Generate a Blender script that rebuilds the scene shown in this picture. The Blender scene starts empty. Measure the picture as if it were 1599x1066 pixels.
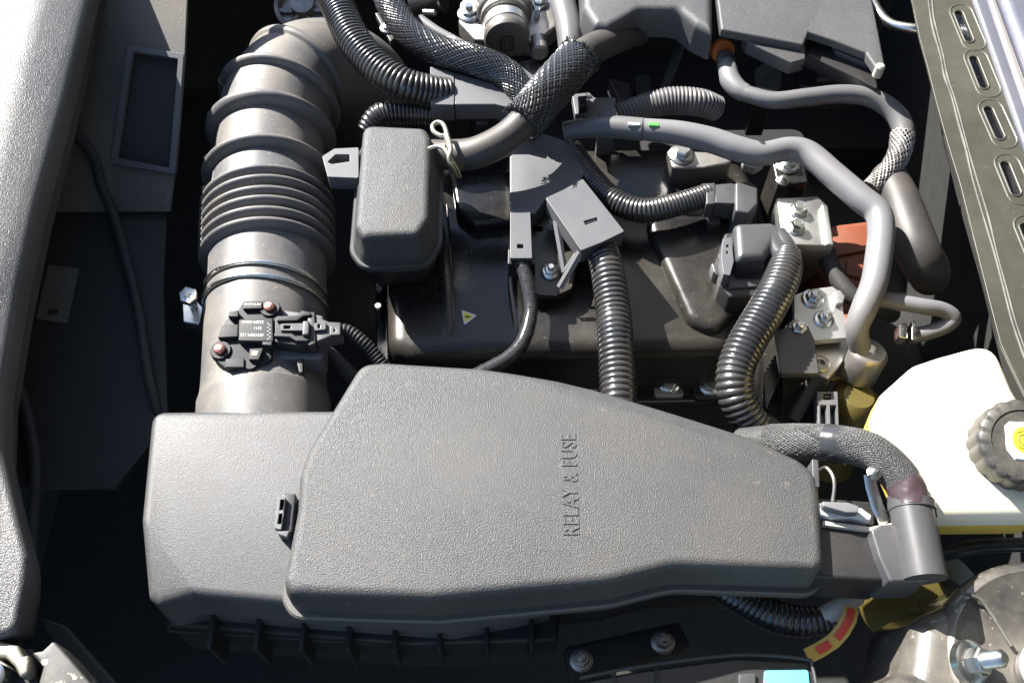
import bpy, bmesh, math, random
from mathutils import Vector as V, Matrix
random.seed(7)
sc = bpy.context.scene
col = sc.collection
# ------------------------------------------------------------------ camera, light, exposure
U = 0.000373                      # one unit = 0.373 mm
FOC = 1556.0                      # focal length in photo pixels
DIST = 1556.0                     # camera to fuse box lid, in units
TILT = math.radians(31)
cf = V((0, math.sin(TILT), -math.cos(TILT))); cu = V((0, math.cos(TILT), math.sin(TILT))); cr = V((1, 0, 0))
CAM = -cf * DIST
cam = bpy.data.cameras.new('camera'); camo = bpy.data.objects.new('camera', cam); col.objects.link(camo)
cam.sensor_width = 36; cam.lens = 36 * FOC / 1599; cam.clip_start = 0.01; cam.clip_end = 100
mw = Matrix((cr, cu, -cf)).transposed().to_4x4(); mw.translation = CAM * U
camo.matrix_world = mw
sc.camera = camo
SUN = V((-0.56, 0.56, 0.62)).normalized()
world = bpy.data.worlds.new('World'); sc.world = world; world.use_nodes = True
wn = world.node_tree.nodes; wl = world.node_tree.links
sky = wn.new('ShaderNodeTexSky'); sky.sky_type = 'NISHITA'; sky.sun_disc = False; sky.altitude = 300
sky.sun_elevation = math.asin(SUN.z); sky.sun_rotation = math.atan2(SUN.x, SUN.y)
wl.new(sky.outputs[0], wn['Background'].inputs[0]); wn['Background'].inputs[1].default_value = 0.07
sun = bpy.data.lights.new('sun', 'SUN'); sun.energy = 5; sun.angle = math.radians(0.55); sun.color = (1, 0.96, 0.9)
suno = bpy.data.objects.new('sun', sun); col.objects.link(suno)
suno.rotation_euler = (-SUN).to_track_quat('-Z', 'Y').to_euler()
vs = sc.view_settings
vs.view_transform = 'Standard'; vs.look = 'None'; vs.gamma = 1; vs.use_curve_mapping = False; vs.exposure = 1.9

# ------------------------------------------------------------------ picture <-> space
def ray(px, py): return cf + cr * ((px - 799.5) / FOC) + cu * ((533 - py) / FOC)
def W(px, py, z=0.0):
    d = ray(px, py); return CAM + d * ((z - CAM.z) / d.z)
def S(px, py, z=0.0): return ((z - CAM.z) / ray(px, py).z) / FOC
def WP(px, py, p0, n):            # point of a pixel ray on a tilted plane
    d = ray(px, py); return CAM + d * ((p0 - CAM).dot(n) / d.dot(n))
def Q(pts, z): return [W(x, y, z).to_2d() for x, y in pts]

# ------------------------------------------------------------------ materials
MATS = {}
def mat(name, c, rough=0.5, metal=0.0, grain=None, dust=None, spec=0.5, var=0.0, coat=0.0, trans=0.0, mott=None):
    m = bpy.data.materials.new(name); m.use_nodes = True; MATS[name] = m
    n = m.node_tree.nodes; l = m.node_tree.links; b = n['Principled BSDF']
    b.inputs['Base Color'].default_value = (*c, 1); b.inputs['Roughness'].default_value = rough
    b.inputs['Metallic'].default_value = metal; b.inputs['Specular IOR Level'].default_value = spec
    b.inputs['Coat Weight'].default_value = coat
    if trans: b.inputs['Subsurface Weight'].default_value = trans; b.inputs['Subsurface Radius'].default_value = (0.02, 0.018, 0.01)
    tc = n.new('ShaderNodeTexCoord')
    last = None
    if var or dust or mott:
        rgb = n.new('ShaderNodeRGB'); rgb.outputs[0].default_value = (*c, 1); last = rgb.outputs[0]
    def noise(scale, detail=6, rough_=0.6):
        t = n.new('ShaderNodeTexNoise'); t.inputs['Scale'].default_value = scale; t.inputs['Detail'].default_value = detail
        t.inputs['Roughness'].default_value = rough_; l.new(tc.outputs['Object'], t.inputs['Vector']); return t.outputs['Fac']
    def ramp(src, a, b_):
        r = n.new('ShaderNodeMapRange'); r.inputs[1].default_value = a; r.inputs[2].default_value = b_; l.new(src, r.inputs[0]); return r.outputs[0]
    def mix(fac, a, cb, k=1.0):
        x = n.new('ShaderNodeMix'); x.data_type = 'RGBA'
        mm = n.new('ShaderNodeMath'); mm.operation = 'MULTIPLY'; mm.inputs[1].default_value = k; l.new(fac, mm.inputs[0])
        l.new(mm.outputs[0], x.inputs[0]); l.new(a, x.inputs[6]); x.inputs[7].default_value = (*cb, 1); return x.outputs[2]
    if var: last = mix(ramp(noise(90), 0.35, 0.7), last, tuple(v * (1 + var) for v in c))
    if dust:
        amt, dc, ds = dust
        f = ramp(noise(ds, 8, 0.65), 0.38, 0.72); last = mix(f, last, dc, amt)
        sp = ramp(noise(ds * 22, 2), 0.66, 0.72); last = mix(sp, last, tuple(min(1, v * 1.6) for v in dc), amt * 0.8)
        rr = n.new('ShaderNodeMapRange'); rr.inputs[3].default_value = rough; rr.inputs[4].default_value = min(0.95, rough + 0.35 * amt + 0.04)
        l.new(f, rr.inputs[0]); l.new(rr.outputs[0], b.inputs['Roughness'])
    if mott:                       # blotches: (colour, scale, low, high)
        last = mix(ramp(noise(mott[1], 5), mott[2], mott[3]), last, mott[0])
    if last is not None: l.new(last, b.inputs['Base Color'])
    if grain:
        gs, gst, gd = grain
        t = n.new('ShaderNodeTexNoise'); t.inputs['Scale'].default_value = gs; t.inputs['Detail'].default_value = 1.0
        l.new(tc.outputs['Object'], t.inputs['Vector'])
        if gst >= 0.7 and metal == 0:      # grain peaks are paler than the pits
            src = last
            if src is None:
                rgb = n.new('ShaderNodeRGB'); rgb.outputs[0].default_value = (*c, 1); src = rgb.outputs[0]
            last = mix(ramp(t.outputs['Fac'], 0.45, 0.72), src, tuple(v * 2.2 for v in c)); l.new(last, b.inputs['Base Color'])
        bp = n.new('ShaderNodeBump'); bp.inputs['Strength'].default_value = gst; bp.inputs['Distance'].default_value = gd
        l.new(t.outputs['Fac'], bp.inputs['Height']); l.new(bp.outputs[0], b.inputs['Normal'])
    return m
TAN = (0.26, 0.22, 0.16)
mat('grained plastic', (0.036, 0.037, 0.039), 0.5, grain=(1550, 1.0, 0.00048), dust=(0.17, TAN, 9))
mat('fine grained plastic', (0.042, 0.043, 0.046), 0.52, grain=(1600, 0.7, 0.0003), dust=(0.10, TAN, 16))
mat('pale grained plastic', (0.04, 0.04, 0.042), 0.38, grain=(1550, 1.0, 0.0004), dust=(0.14, TAN, 12))
mat('satin plastic', (0.05, 0.051, 0.055), 0.35, grain=(1500, 0.2, 0.0001), dust=(0.1, TAN, 30))
mat('sensor plastic', (0.02, 0.02, 0.022), 0.55, spec=0.3, grain=(1500, 0.15, 0.0001))
mat('lit-toned dusty baffle', (0.085, 0.08, 0.074), 0.55, grain=(1200, 0.5, 0.0003), dust=(0.35, TAN, 14))  # base paled to imitate sunlight on the slope; dust patches are real
mat('grey plastic', (0.085, 0.088, 0.097), 0.45, grain=(1200, 0.35, 0.0002), dust=(0.1, TAN, 25))
mat('black plastic', (0.018, 0.018, 0.019), 0.38, grain=(900, 0.12, 0.0001), dust=(0.06, TAN, 30))
mat('matt black', (0.02, 0.02, 0.019), 0.7, dust=(0.06, TAN, 14))
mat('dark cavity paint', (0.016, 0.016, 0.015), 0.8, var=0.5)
mat('loom plastic', (0.02, 0.02, 0.022), 0.24, dust=(0.13, (0.2, 0.17, 0.12), 30), spec=0.9)
mat('duct rubber', (0.088, 0.088, 0.094), 0.46, grain=(700, 0.06, 0.0001), dust=(0.5, TAN, 22))
mat('hose rubber', (0.038, 0.034, 0.033), 0.5, dust=(0.14, TAN, 30))
mat('braid', (0.025, 0.025, 0.027), 0.22, spec=0.9)
mat('woven sleeve', (0.034, 0.034, 0.034), 0.5, grain=(1100, 0.9, 0.0005))
mat('grey hose', (0.125, 0.125, 0.133), 0.5, dust=(0.12, (0.3, 0.26, 0.2), 22))
mat('grey hose dark', (0.10, 0.10, 0.105), 0.4, dust=(0.15, TAN, 25))
mat('engine paint', (0.009, 0.009, 0.010), 0.16, grain=(300, 0.12, 0.0004), dust=(0.75, (0.05, 0.044, 0.033), 13))
mat('zinc', (0.62, 0.63, 0.6), 0.25, 1.0, dust=(0.15, (0.35, 0.3, 0.2), 80))
mat('aluminium', (0.55, 0.55, 0.53), 0.42, 1.0, grain=(700, 0.2, 0.0002), dust=(0.15, (0.4, 0.36, 0.3), 40))
mat('cast metal', (0.42, 0.40, 0.38), 0.42, 1.0, grain=(500, 0.3, 0.0003), dust=(0.35, (0.22, 0.19, 0.15), 45))
mat('bronze cap', (0.17, 0.16, 0.15), 0.42, 0.6, dust=(0.2, TAN, 40))
mat('copper screw', (0.62, 0.27, 0.2), 0.3, 1.0)
mat('spring wire', (0.62, 0.58, 0.42), 0.28, 0.9)
mat('olive paint', (0.027, 0.027, 0.02), 0.42, grain=(120, 0.1, 0.0006), dust=(0.25, (0.1, 0.09, 0.06), 14), var=0.2)
mat('sealer', (0.05, 0.05, 0.044), 0.45, dust=(0.4, (0.3, 0.28, 0.24), 60))
mat('fender paint', (0.16, 0.17, 0.22), 0.22, 0.5, coat=0.6, dust=(0.15, (0.4, 0.36, 0.3), 30))
mat('fender beige', (0.3, 0.28, 0.27), 0.3, 0.4, coat=0.4)
mat('white tank', (0.82, 0.77, 0.62), 0.4, trans=0.35)
mat('yellow fluid', (0.9, 0.66, 0.12), 0.35, trans=0.3)
mat('cap rubber', (0.03, 0.03, 0.03), 0.42, grain=(900, 0.3, 0.0002), dust=(0.25, TAN, 60))
mat('white label', (0.75, 0.75, 0.73), 0.4)
mat('dull label', (0.42, 0.40, 0.34), 0.5)
mat('yellow label', (0.8, 0.68, 0.03), 0.4)
mat('black ink', (0.02, 0.02, 0.02), 0.5)
mat('white ink', (0.55, 0.55, 0.53), 0.5)
mat('orange plastic', (0.17, 0.045, 0.02), 0.5, dust=(0.15, TAN, 20))  # shadow over the cover is put into this lowered base
mat('orange ring', (0.5, 0.13, 0.02), 0.4)
mat('orange paint', (0.8, 0.18, 0.02), 0.5)
mat('red label', (0.6, 0.06, 0.03), 0.4)
mat('green paint', (0.08, 0.6, 0.06), 0.5)
mat('purple tape', (0.048, 0.032, 0.036), 0.35, grain=(160, 0.4, 0.002))
mat('tape', (0.03, 0.03, 0.032), 0.22, grain=(200, 0.3, 0.001))
mat('tag yellow', (0.55, 0.38, 0.08), 0.4)
mat('sticker paper', (0.13, 0.124, 0.105), 0.5)
mat('rim plastic', (0.075, 0.072, 0.066), 0.5, grain=(1300, 0.5, 0.0003))
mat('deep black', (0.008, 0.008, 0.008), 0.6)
mat('shade black iron', (0.006, 0.006, 0.006), 0.7)  # near-black base stands in for the shade in the engine gap
mat('cyan label', (0.12, 0.6, 0.8), 0.35)
mat('strut paint', (0.02, 0.02, 0.022), 0.25, 0.0, coat=0.5, dust=(0.75, (0.2, 0.18, 0.145), 14))
mat('dusty bracket', (0.017, 0.018, 0.02), 0.4, dust=(0.3, TAN, 30), mott=((0.36, 0.31, 0.24), 130, 0.60, 0.63))
mat('latch metal', (0.25, 0.24, 0.2), 0.4, 0.6, dust=(0.4, TAN, 40))
mat('yellow tank', (0.075, 0.06, 0.014), 0.4, trans=0.2)  # base darkened to carry the shade the tank sits in
mat('foam', (0.03, 0.03, 0.03), 0.8, grain=(700, 0.6, 0.001))

# ------------------------------------------------------------------ mesh helpers (all in units)
class G:
    def __init__(s): s.v = []; s.f = []
    def add(s, vf):
        o = len(s.v); s.v += [tuple(p) for p in vf[0]]; s.f += [tuple(i + o for i in f) for f in vf[1]]; return s
def crom(P, n=8):
    P = [tuple(p) for p in P]; out = []
    for i in range(len(P) - 1):
        p0 = P[max(i - 1, 0)]; p1 = P[i]; p2 = P[i + 1]; p3 = P[min(i + 2, len(P) - 1)]
        for k in range(n):
            t = k / n
            out.append(tuple(0.5 * (2 * b + (c - a) * t + (2 * a - 5 * b + 4 * c - d) * t * t + (3 * b - a - 3 * c + d) * t ** 3) for a, b, c, d in zip(p0, p1, p2, p3)))
    out.append(P[-1]); return out
def path(pts, n=10):               # (px, py, z, radius in px) -> smooth points and radii in units
    P = [(*W(p[0], p[1], p[2]), p[3] * S(p[0], p[1], p[2])) for p in pts]
    return crom(P, n)
def resample(C, step):
    out = [C[0]]; acc = 0.0; L = [0.0]
    for a, b in zip(C, C[1:]): L.append(L[-1] + (V(b[:3]) - V(a[:3])).length)
    n = max(2, round(L[-1] / step)); j = 0; res = []
    for i in range(n + 1):
        s = L[-1] * i / n
        while j < len(L) - 2 and L[j + 1] < s: j += 1
        t = (s - L[j]) / max(1e-9, L[j + 1] - L[j]); res.append(tuple(x + (y - x) * t for x, y in zip(C[j], C[j + 1])))
    return res, L[-1] / n
def frames(P):
    T = [((P[min(i + 1, len(P) - 1)] - P[max(i - 1, 0)]).normalized()) for i in range(len(P))]
    a = T[0].orthogonal().normalized()
    up = V((0, 0, 1)); a = (up - T[0] * up.dot(T[0])); a = a.normalized() if a.length > 0.1 else T[0].orthogonal().normalized()
    A = []
    for t in T:
        a = (a - t * a.dot(t)).normalized(); A.append(a.copy())
    return T, A
def sweep(C, seg=20, caps=True, flat=1.0):
    P = [V(c[:3]) for c in C]; T, A = frames(P); v = []; f = []
    for p, t, a, c in zip(P, T, A, C):
        b = t.cross(a)
        for k in range(seg):
            w = 2 * math.pi * k / seg; v.append(p + (a * math.cos(w) * flat + b * math.sin(w)) * c[3])
    n = len(P)
    for i in range(n - 1):
        for k in range(seg):
            k2 = (k + 1) % seg; f.append((i * seg + k, i * seg + k2, (i + 1) * seg + k2, (i + 1) * seg + k))
    if caps: f.append(tuple(range(seg))[::-1]); f.append(tuple(range((n - 1) * seg, n * seg)))
    return v, f
def tube(pts, seg=20, n=10, caps=True, flat=1.0): return sweep(path(pts, n), seg, caps, flat)
def corrugated(pts, pitch, amp=0.13, seg=22):
    C, st = resample(path(pts, 10), pitch / 7); L = st * (len(C) - 1); k = round(L / pitch)
    R = []
    for i, c in enumerate(C):
        ridge = abs(math.sin(math.pi * k * i / (len(C) - 1))) ** 0.55
        R.append((*c[:3], c[3] * (1 - amp * (1 - ridge))))
    return sweep(R, seg)
def braid(pts, n=14, turns_per=None, rs=2.2, lift=1.0, frac=1.0):
    """woven sleeve: n strands each way, over and under each other"""
    C, st = resample(path(pts, 10), 3.0); P = [V(c[:3]) for c in C]; T, A = frames(P); g = G()
    L = st * (len(C) - 1); r0 = sum(c[3] for c in C) / len(C); pitch = (turns_per or 3.2) * 2 * math.pi * r0 / 1.9
    for d in (1, -1):
        for k in range(n):
            pts2 = []
            for i, (p, t, a, c) in enumerate(zip(P, T, A, C)):
                w = 2 * math.pi * (k / n + d * i * st / pitch); b = t.cross(a)
                ph = n * w * 1.0 if d > 0 else n * w + math.pi
                rr = c[3] + lift * math.sin(d * n * i * st / pitch * 2 * math.pi + (0 if d > 0 else math.pi) + k * math.pi)
                pts2.append((*(p + (a * math.cos(w) + b * math.sin(w)) * rr), rs))
            g.add(sweep(pts2, 5, False))
    return g
class RP(list): pass
def round_poly(p, rad, n=5):
    N = len(p); out = RP(); out.raw = [q.copy() for q in p]; out.rad = [rad[i] if isinstance(rad, (list, tuple)) else rad for i in range(N)]; out.n = n
    for i in range(N):
        r = rad[i] if isinstance(rad, (list, tuple)) else rad
        a, b, c = p[i - 1], p[i], p[(i + 1) % N]; u1 = (a - b); u2 = (c - b); l1 = u1.length; l2 = u2.length
        u1 = u1 / l1; u2 = u2 / l2; ang = math.acos(max(-1, min(1, u1.dot(u2))))
        if r <= 0 or ang > 3.05: out.append(b.copy()); continue
        d = min(r / math.tan(ang / 2), l1 * 0.48, l2 * 0.48)
        s = b + u1 * d; e = b + u2 * d
        for k in range(n + 1):
            t = k / n; out.append(s * (1 - t) ** 2 + b * 2 * t * (1 - t) + e * t * t)
    return out
def offset(p, d):
    if abs(d) < 1e-9: return p
    if isinstance(p, RP): return round_poly(offset(p.raw, d), [max(r - d, min(r, 1.5)) if r > 0 else 0 for r in p.rad], p.n)
    area = sum(a.x * b.y - b.x * a.y for a, b in zip(p, p[1:] + p[:1])); sg = 1 if area > 0 else -1
    N = len(p); out = []
    for i in range(N):
        e1 = (p[i] - p[i - 1]); e2 = (p[(i + 1) % N] - p[i])
        e1 = e1.normalized() if e1.length > 1e-6 else e2.normalized(); e2 = e2.normalized() if e2.length > 1e-6 else e1
        n1 = V((-e1.y, e1.x)) * sg; n2 = V((-e2.y, e2.x)) * sg; m = n1 + n2
        m = m / max(0.25, m.length_squared / 2) if m.length > 0.1 else n1
        out.append(p[i] + m * d)
    return out
def bev(z, r, n=4):                # rounded top edge rings: outermost first
    return [(r * (1 - math.cos(math.pi / 2 * k / n)), z - r + r * math.sin(math.pi / 2 * k / n)) for k in range(n + 1)]
def slab(outline, rings, zf=None):
    v = []; f = []; N = len(outline)
    for o, z in rings:
        for q in offset(outline, o): v.append((q.x, q.y, z + (zf(q.x, q.y) if zf else 0)))
    for i in range(len(rings) - 1):
        for k in range(N):
            k2 = (k + 1) % N; f.append((i * N + k, i * N + k2, (i + 1) * N + k2, (i + 1) * N + k))
    f.append(tuple(range(N))); f.append(tuple(range((len(rings) - 1) * N, len(rings) * N)))
    return v, f
def pslab(px, z, h, rad=6, br=4, zf=None, taper=0, n=5):   # a picture outline laid at height z, going h down
    o = round_poly(Q(px, z), rad, n); return slab(o, [(-taper, z - h)] + bev(z, br), zf)
def rect(cx, cy, w, h, a=0):
    c, s = math.cos(a), math.sin(a)
    return [V((cx + x * c - y * s, cy + x * s + y * c)) for x, y in ((-w / 2, -h / 2), (w / 2, -h / 2), (w / 2, h / 2), (-w / 2, h / 2))]
def pbox(px, py, z, w, d, h, a=0, rad=3, br=2, taper=0):   # box, top centre at a pixel
    p = W(px, py, z); return slab(round_poly(rect(p.x, p.y, w, d, math.radians(a)), rad, 3), [(-taper, z - h)] + bev(z, br, 3))
def lathe(prof, o, axis=(0, 0, 1), seg=24, sides=None, phase=0.0):
    ax = V(axis).normalized(); a = (V((0, 1, 0)) if abs(ax.y) < 0.9 else V((1, 0, 0))); a = (a - ax * a.dot(ax)).normalized(); b = ax.cross(a)
    v = []; f = []; o = V(o)
    for r, h in prof:
        for k in range(seg):
            w = 2 * math.pi * k / seg + phase; v.append(o + ax * h + (a * math.cos(w) + b * math.sin(w)) * (r if not callable(r) else r(w)))
    for i in range(len(prof) - 1):
        for k in range(seg):
            k2 = (k + 1) % seg; f.append((i * seg + k, i * seg + k2, (i + 1) * seg + k2, (i + 1) * seg + k))
    f.append(tuple(range(seg))); f.append(tuple(range((len(prof) - 1) * seg, len(prof) * seg)))
    return v, f
def tmp_mesh(curve):
    o = bpy.data.objects.new('tmp', curve); col.objects.link(o)
    dg = bpy.context.evaluated_depsgraph_get(); me = bpy.data.meshes.new_from_object(o.evaluated_get(dg))
    vf = ([v.co.copy() for v in me.vertices], [tuple(p.vertices) for p in me.polygons])
    bpy.data.objects.remove(o); bpy.data.curves.remove(curve); bpy.data.meshes.remove(me); return vf
def plate(outline, holes, z, th, br=0.8):  # flat plate with real holes, top at z
    cv = bpy.data.curves.new('tmp', 'CURVE'); cv.dimensions = '2D'; cv.fill_mode = 'BOTH'; cv.extrude = th / 2 - br; cv.bevel_depth = br; cv.bevel_resolution = 1; cv.offset = -br
    for lp in [outline] + holes:
        s = cv.splines.new('POLY'); s.points.add(len(lp) - 1); s.use_cyclic_u = True
        for q, w in zip(s.points, lp): q.co = (w.x, w.y, 0, 1)
    v, f = tmp_mesh(cv); return [p + V((0, 0, z - th / 2)) for p in v], f
def text(s, size, extr, M, spacing=1.0, br=0.0, wid=1.0):
    cv = bpy.data.curves.new('tmp', 'FONT'); cv.body = s; cv.size = size; cv.extrude = extr; cv.align_x = 'CENTER'; cv.align_y = 'CENTER'; cv.space_character = spacing
    cv.bevel_depth = br; cv.resolution_u = 3
    v, f = tmp_mesh(cv); return [M @ V((p.x * wid, p.y, p.z)) for p in v], f
def xf(vf, M): return [M @ V(p) for p in vf[0]], vf[1]
def orient(p, right, up):
    r = V(right).normalized(); u = V(up); u = (u - r * u.dot(r)).normalized(); n = r.cross(u)
    m = Matrix((r, u, n)).transposed().to_4x4(); m.translation = p; return m

# ------------------------------------------------------------------ things and parts
ORG = {}
def mesh(name, g, m, org, ang=38):
    if isinstance(g, tuple): g = G().add(g)
    me = bpy.data.meshes.new(name); me.from_pydata([tuple((V(p) - org) * U) for p in g.v], [], g.f)
    bm = bmesh.new(); bm.from_mesh(me); bmesh.ops.recalc_face_normals(bm, faces=bm.faces); bm.to_mesh(me); bm.free()
    me.polygons.foreach_set('use_smooth', [True] * len(me.polygons)); me.set_sharp_from_angle(angle=math.radians(ang))
    me.materials.append(MATS[m]); me.update(); return me
def thing(name, label, cat, at, group=None):
    o = bpy.data.objects.new(name, None); col.objects.link(o); o.empty_display_size = 0.01; o.location = V(at) * U
    ORG[o] = V(at); o['label'] = label; o['category'] = cat
    if group: o['group'] = group
    return o
def part(name, g, m, par, label=None, ang=38):
    org = ORG[par]; o = bpy.data.objects.new(name, mesh(name, g, m, org, ang)); col.objects.link(o); o.parent = par; ORG[o] = org
    if label: o['label'] = label
    return o
def solo(name, g, m, label, cat, group=None, ang=38):
    if isinstance(g, tuple): g = G().add(g)
    xs = [p for p in g.v]; org = V((sum(p[0] for p in xs) / len(xs), sum(p[1] for p in xs) / len(xs), min(p[2] for p in xs)))
    o = bpy.data.objects.new(name, mesh(name, g, m, org, ang)); col.objects.link(o); o.location = org * U; ORG[o] = org
    o['label'] = label; o['category'] = cat
    if group: o['group'] = group
    return o
def struct(name, g, m):
    o = bpy.data.objects.new(name, mesh(name, g, m, V((0, 0, 0)))); col.objects.link(o); o['kind'] = 'structure'; ORG[o] = V((0, 0, 0)); return o
def bolt(par, px, py, z, r, axis=(0, 0, 1), m='zinc', stud=True, ph=0.2, wash=True, lift=1.0):
    p = W(px, py, z); r *= S(px, py, z)
    h = r * 0.8 * lift
    hd = G().add(lathe([(r * 0.98, -2), (r * 1.0, 0), (r * 1.0, h * 0.85), (r * 0.82, h)], p, axis, 6, phase=ph))
    if stud: hd.add(lathe([(r * 0.5, h - 1), (r * 0.5, h + r * 0.5), (r * 0.38, h + r * 0.62)], p, axis, 14))
    else: hd.add(lathe([(r * 0.62, h - 0.5), (r * 0.62, h + 0.3), (r * 0.5, h - r * 0.1)], p, axis, 14))
    b = part('bolt', hd, m, par)
    if wash: part('washer', lathe([(r * 1.45, -3), (r * 1.45, r * 0.16), (r * 1.3, r * 0.28), (r * 0.9, r * 0.34)], p, axis, 24), m, b)
    return b

# ================================================================== the bay (setting)
def sheet(px, z, h=6): return slab(Q(px, z), [(0, z - h), (0, z)])
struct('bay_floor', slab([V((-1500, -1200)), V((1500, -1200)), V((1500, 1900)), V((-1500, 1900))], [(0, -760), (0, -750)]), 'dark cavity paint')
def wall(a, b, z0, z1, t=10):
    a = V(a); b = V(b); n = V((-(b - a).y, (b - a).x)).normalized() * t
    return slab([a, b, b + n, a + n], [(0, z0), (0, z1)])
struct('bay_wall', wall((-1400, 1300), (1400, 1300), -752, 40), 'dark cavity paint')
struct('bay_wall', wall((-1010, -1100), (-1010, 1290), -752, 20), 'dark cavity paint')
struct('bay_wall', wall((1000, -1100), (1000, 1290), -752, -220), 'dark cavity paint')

# open hood out of view, added to block sky light and deepen shadows
t = thing('sky_block_hood', 'unseen open hood added beyond the olive rail to block the sky', 'hood', V((1130, 100, 60)))
hm = orient(V((1130, 100, 60)), (0, 1, 0), (-0.42, 0, 0.91))
part('sky_block_skin', xf(slab(round_poly([V((-1900, 0)), V((1900, 0)), V((1800, 2500)), V((-1800, 2500))], 120), [(0, -20), (0, 0)]), hm), 'matt black', t)
part('sky_block_frame', xf(plate(round_poly([V((-1800, 60)), V((1800, 60)), V((1700, 2400)), V((-1700, 2400))], 120), [round_poly([V((-1500, 300)), V((-200, 300)), V((-200, 2100)), V((-1450, 2100))], 100), round_poly([V((200, 300)), V((1500, 300)), V((1450, 2100)), V((200, 2100))], 100)], 40, 40, 4), hm), 'matt black', t)

# ================================================================== left trim panel
pe = [(141, -8), (104, 152), (60, 320), (31, 455), (6, 600), (2, 700), (20, 780), (42, 867), (39, 905), (25, 984), (-6, 994), (-420, 994), (-420, -260), (210, -260)]
t = thing('trim_panel', 'grey grained plastic trim panel edging the bay, dusty along its rim', 'panel', W(-60, 500, 60))
o = round_poly(Q(pe, 92), 20, 4)
g = G().add(slab(o, [(4, 40)] + bev(92, 9)))
bm = bmesh.new(); vv = [bm.verts.new(p) for p in g.v]; [bm.faces.new([vv[i] for i in f]) for f in g.f]
a = W(65, 0, 100); b = W(-8, 290, 100); nrm = V((-(b - a).y, (b - a).x, 0)).normalized()
if nrm.x < 0: nrm = -nrm
for kk, sl in ((0, 0.2), (26, 0.26), (95, -0.46)):
    p0 = a + nrm * kk
    bmesh.ops.bisect_plane(bm, geom=bm.verts[:] + bm.edges[:] + bm.faces[:], plane_co=p0, plane_no=nrm)
    for v_ in bm.verts:
        d = (v_.co - p0).dot(nrm)
        if d > 0: v_.co.z -= d * sl
for v_ in bm.verts: v_.co.z += 0.2 * 95 + 0.26 * 69 + 0.13 * min(0, (v_.co - a).dot(nrm))
bm.verts.index_update()
g = G(); g.v = [tuple(v_.co) for v_ in bm.verts]; g.f = [tuple(v_.index for v_ in f.verts) for f in bm.faces]; bm.free()
part('panel_skin', g, 'pale grained plastic', t)
part('skirt', slab(round_poly(offset([q for q in Q(pe, 92)], 14), 16, 3), [(0, 10), (0, 70)]), 'matt black', t)

# ================================================================== air baffle behind the panel, with mesh opening
p0 = W(200, 0, 10); nb = V((0, -0.5, 1)).normalized()
def B(px, py, up=0): return WP(px, py, p0 + nb * up, nb)
def tilted(px, up, th, rad=0, holes=()):   # plate lying in the baffle plane
    m = orient(p0, (1, 0, 0), (0, 1, 0.5)); mi = m.inverted()
    loc = lambda pts: [(mi @ B(x, y, up)).to_2d() for x, y in pts]
    vf = plate(round_poly(loc(px), rad, 4) if rad else loc(px), [round_poly(loc(h), 3, 3) for h in holes], up, th); return xf(vf, m)
t = thing('air_baffle', 'dark plastic air baffle with framed mesh opening beside the ribbed intake duct', 'baffle', B(230, 150, -30))
op = [(207, 80), (278, 92), (264, 262), (182, 246)]
part('plate', tilted([(-60, -180), (300, -180), (292, 0), (288, 92), (272, 276), (266, 330), (40, 330)], 0, 8, 0, [op]), 'lit-toned dusty baffle', t)
part('frame', tilted([(199, 70), (287, 84), (273, 272), (172, 255)], 9, 14, 4, [op]), 'grey plastic', t)
part('foam_mesh', tilted([(200, 74), (285, 88), (270, 268), (176, 250)], -12, 6), 'foam', t)
lp = part('lower_plate', sheet([(-30, 290), (262, 290), (255, 450), (262, 660), (180, 760), (-30, 760)], -190, 12), 'matt black', t)
st = [(75, 413), (123, 419), (104, 504), (56, 497)]
part('sticker', slab(Q(st, -187.5), [(0, -190), (0, -188)]), 'sticker paper', t, 'dull white sticker with a letter B')
c = W(82, 487, -187); dn = (W(56, 497, -187) - W(75, 413, -187)).normalized()
part('sticker_letter', text('B', 27, 0.3, orient(c, dn, V((0, 0, 1)).cross(dn)), 1, 0.4, 0.8), 'black ink', t)
for x, y, w_, h_ in ((91, 452, 16, 5), (96, 453, 14, 4), (86, 451, 15, 4), (104, 437, 9, 5)):
    c = W(x, y, -187); part('sticker_print', slab(rect(c.x, c.y, 3.4, w_, -0.2), [(0, -188.2), (0, -187.4)]), 'grey hose dark', t)
solo('drain_hose', tube([(x, y, B(x, y, 8).z, 8) for x, y in ((50, 190), (105, 205), (145, 245), (158, 290), (172, 322))] + [(190, 380, -174, 8), (215, 480, -176, 8), (235, 600, -178, 8), (262, 680, -230, 8), (300, 720, -400, 8)], 12), 'matt black', 'thin black drain hose lying on the dark baffle', 'hose')
solo('drain_hose', tube([(12, 560, -178, 9), (40, 640, -178, 9), (55, 730, -178, 9), (50, 830, -200, 9), (44, 960, -260, 9)], 12), 'matt black', 'black hose curving under the grey trim panel edge', 'hose')
# bottom left bracket and latch
t = thing('corner_bracket', 'black painted steel bracket flaked with tan dirt beside the hood latch', 'bracket', W(120, 1040, -80))
part('plate', pslab([(82, 1000), (88, 1003), (150, 1075), (52, 1130), (60, 1066), (67, 1040), (48, 1018), (66, 1015)], 66, 60, 3, 3), 'dusty bracket', t)
part('flange', pslab([(60, 962), (100, 975), (220, 1110), (150, 1110)], -75, 20, 4, 3), 'matt black', t)
t = thing('hood_latch', 'dirty yellowish steel latch hook below the trim panel', 'latch', W(10, 1050, -80))
part('hook', pslab([(-60, 1000), (-5, 998), (28, 1007), (36, 1024), (43, 1021), (46, 1032), (44, 1050), (31, 1058), (22, 1040), (8, 1026), (-20, 1024), (-60, 1040)], 78, 22, 5, 4), 'latch metal', t)
part('latch_pawl', pslab([(-40, 1026), (0, 1030), (16, 1042), (2, 1038), (-40, 1046)], 82, 40, 3, 2), 'latch metal', t)
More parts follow.
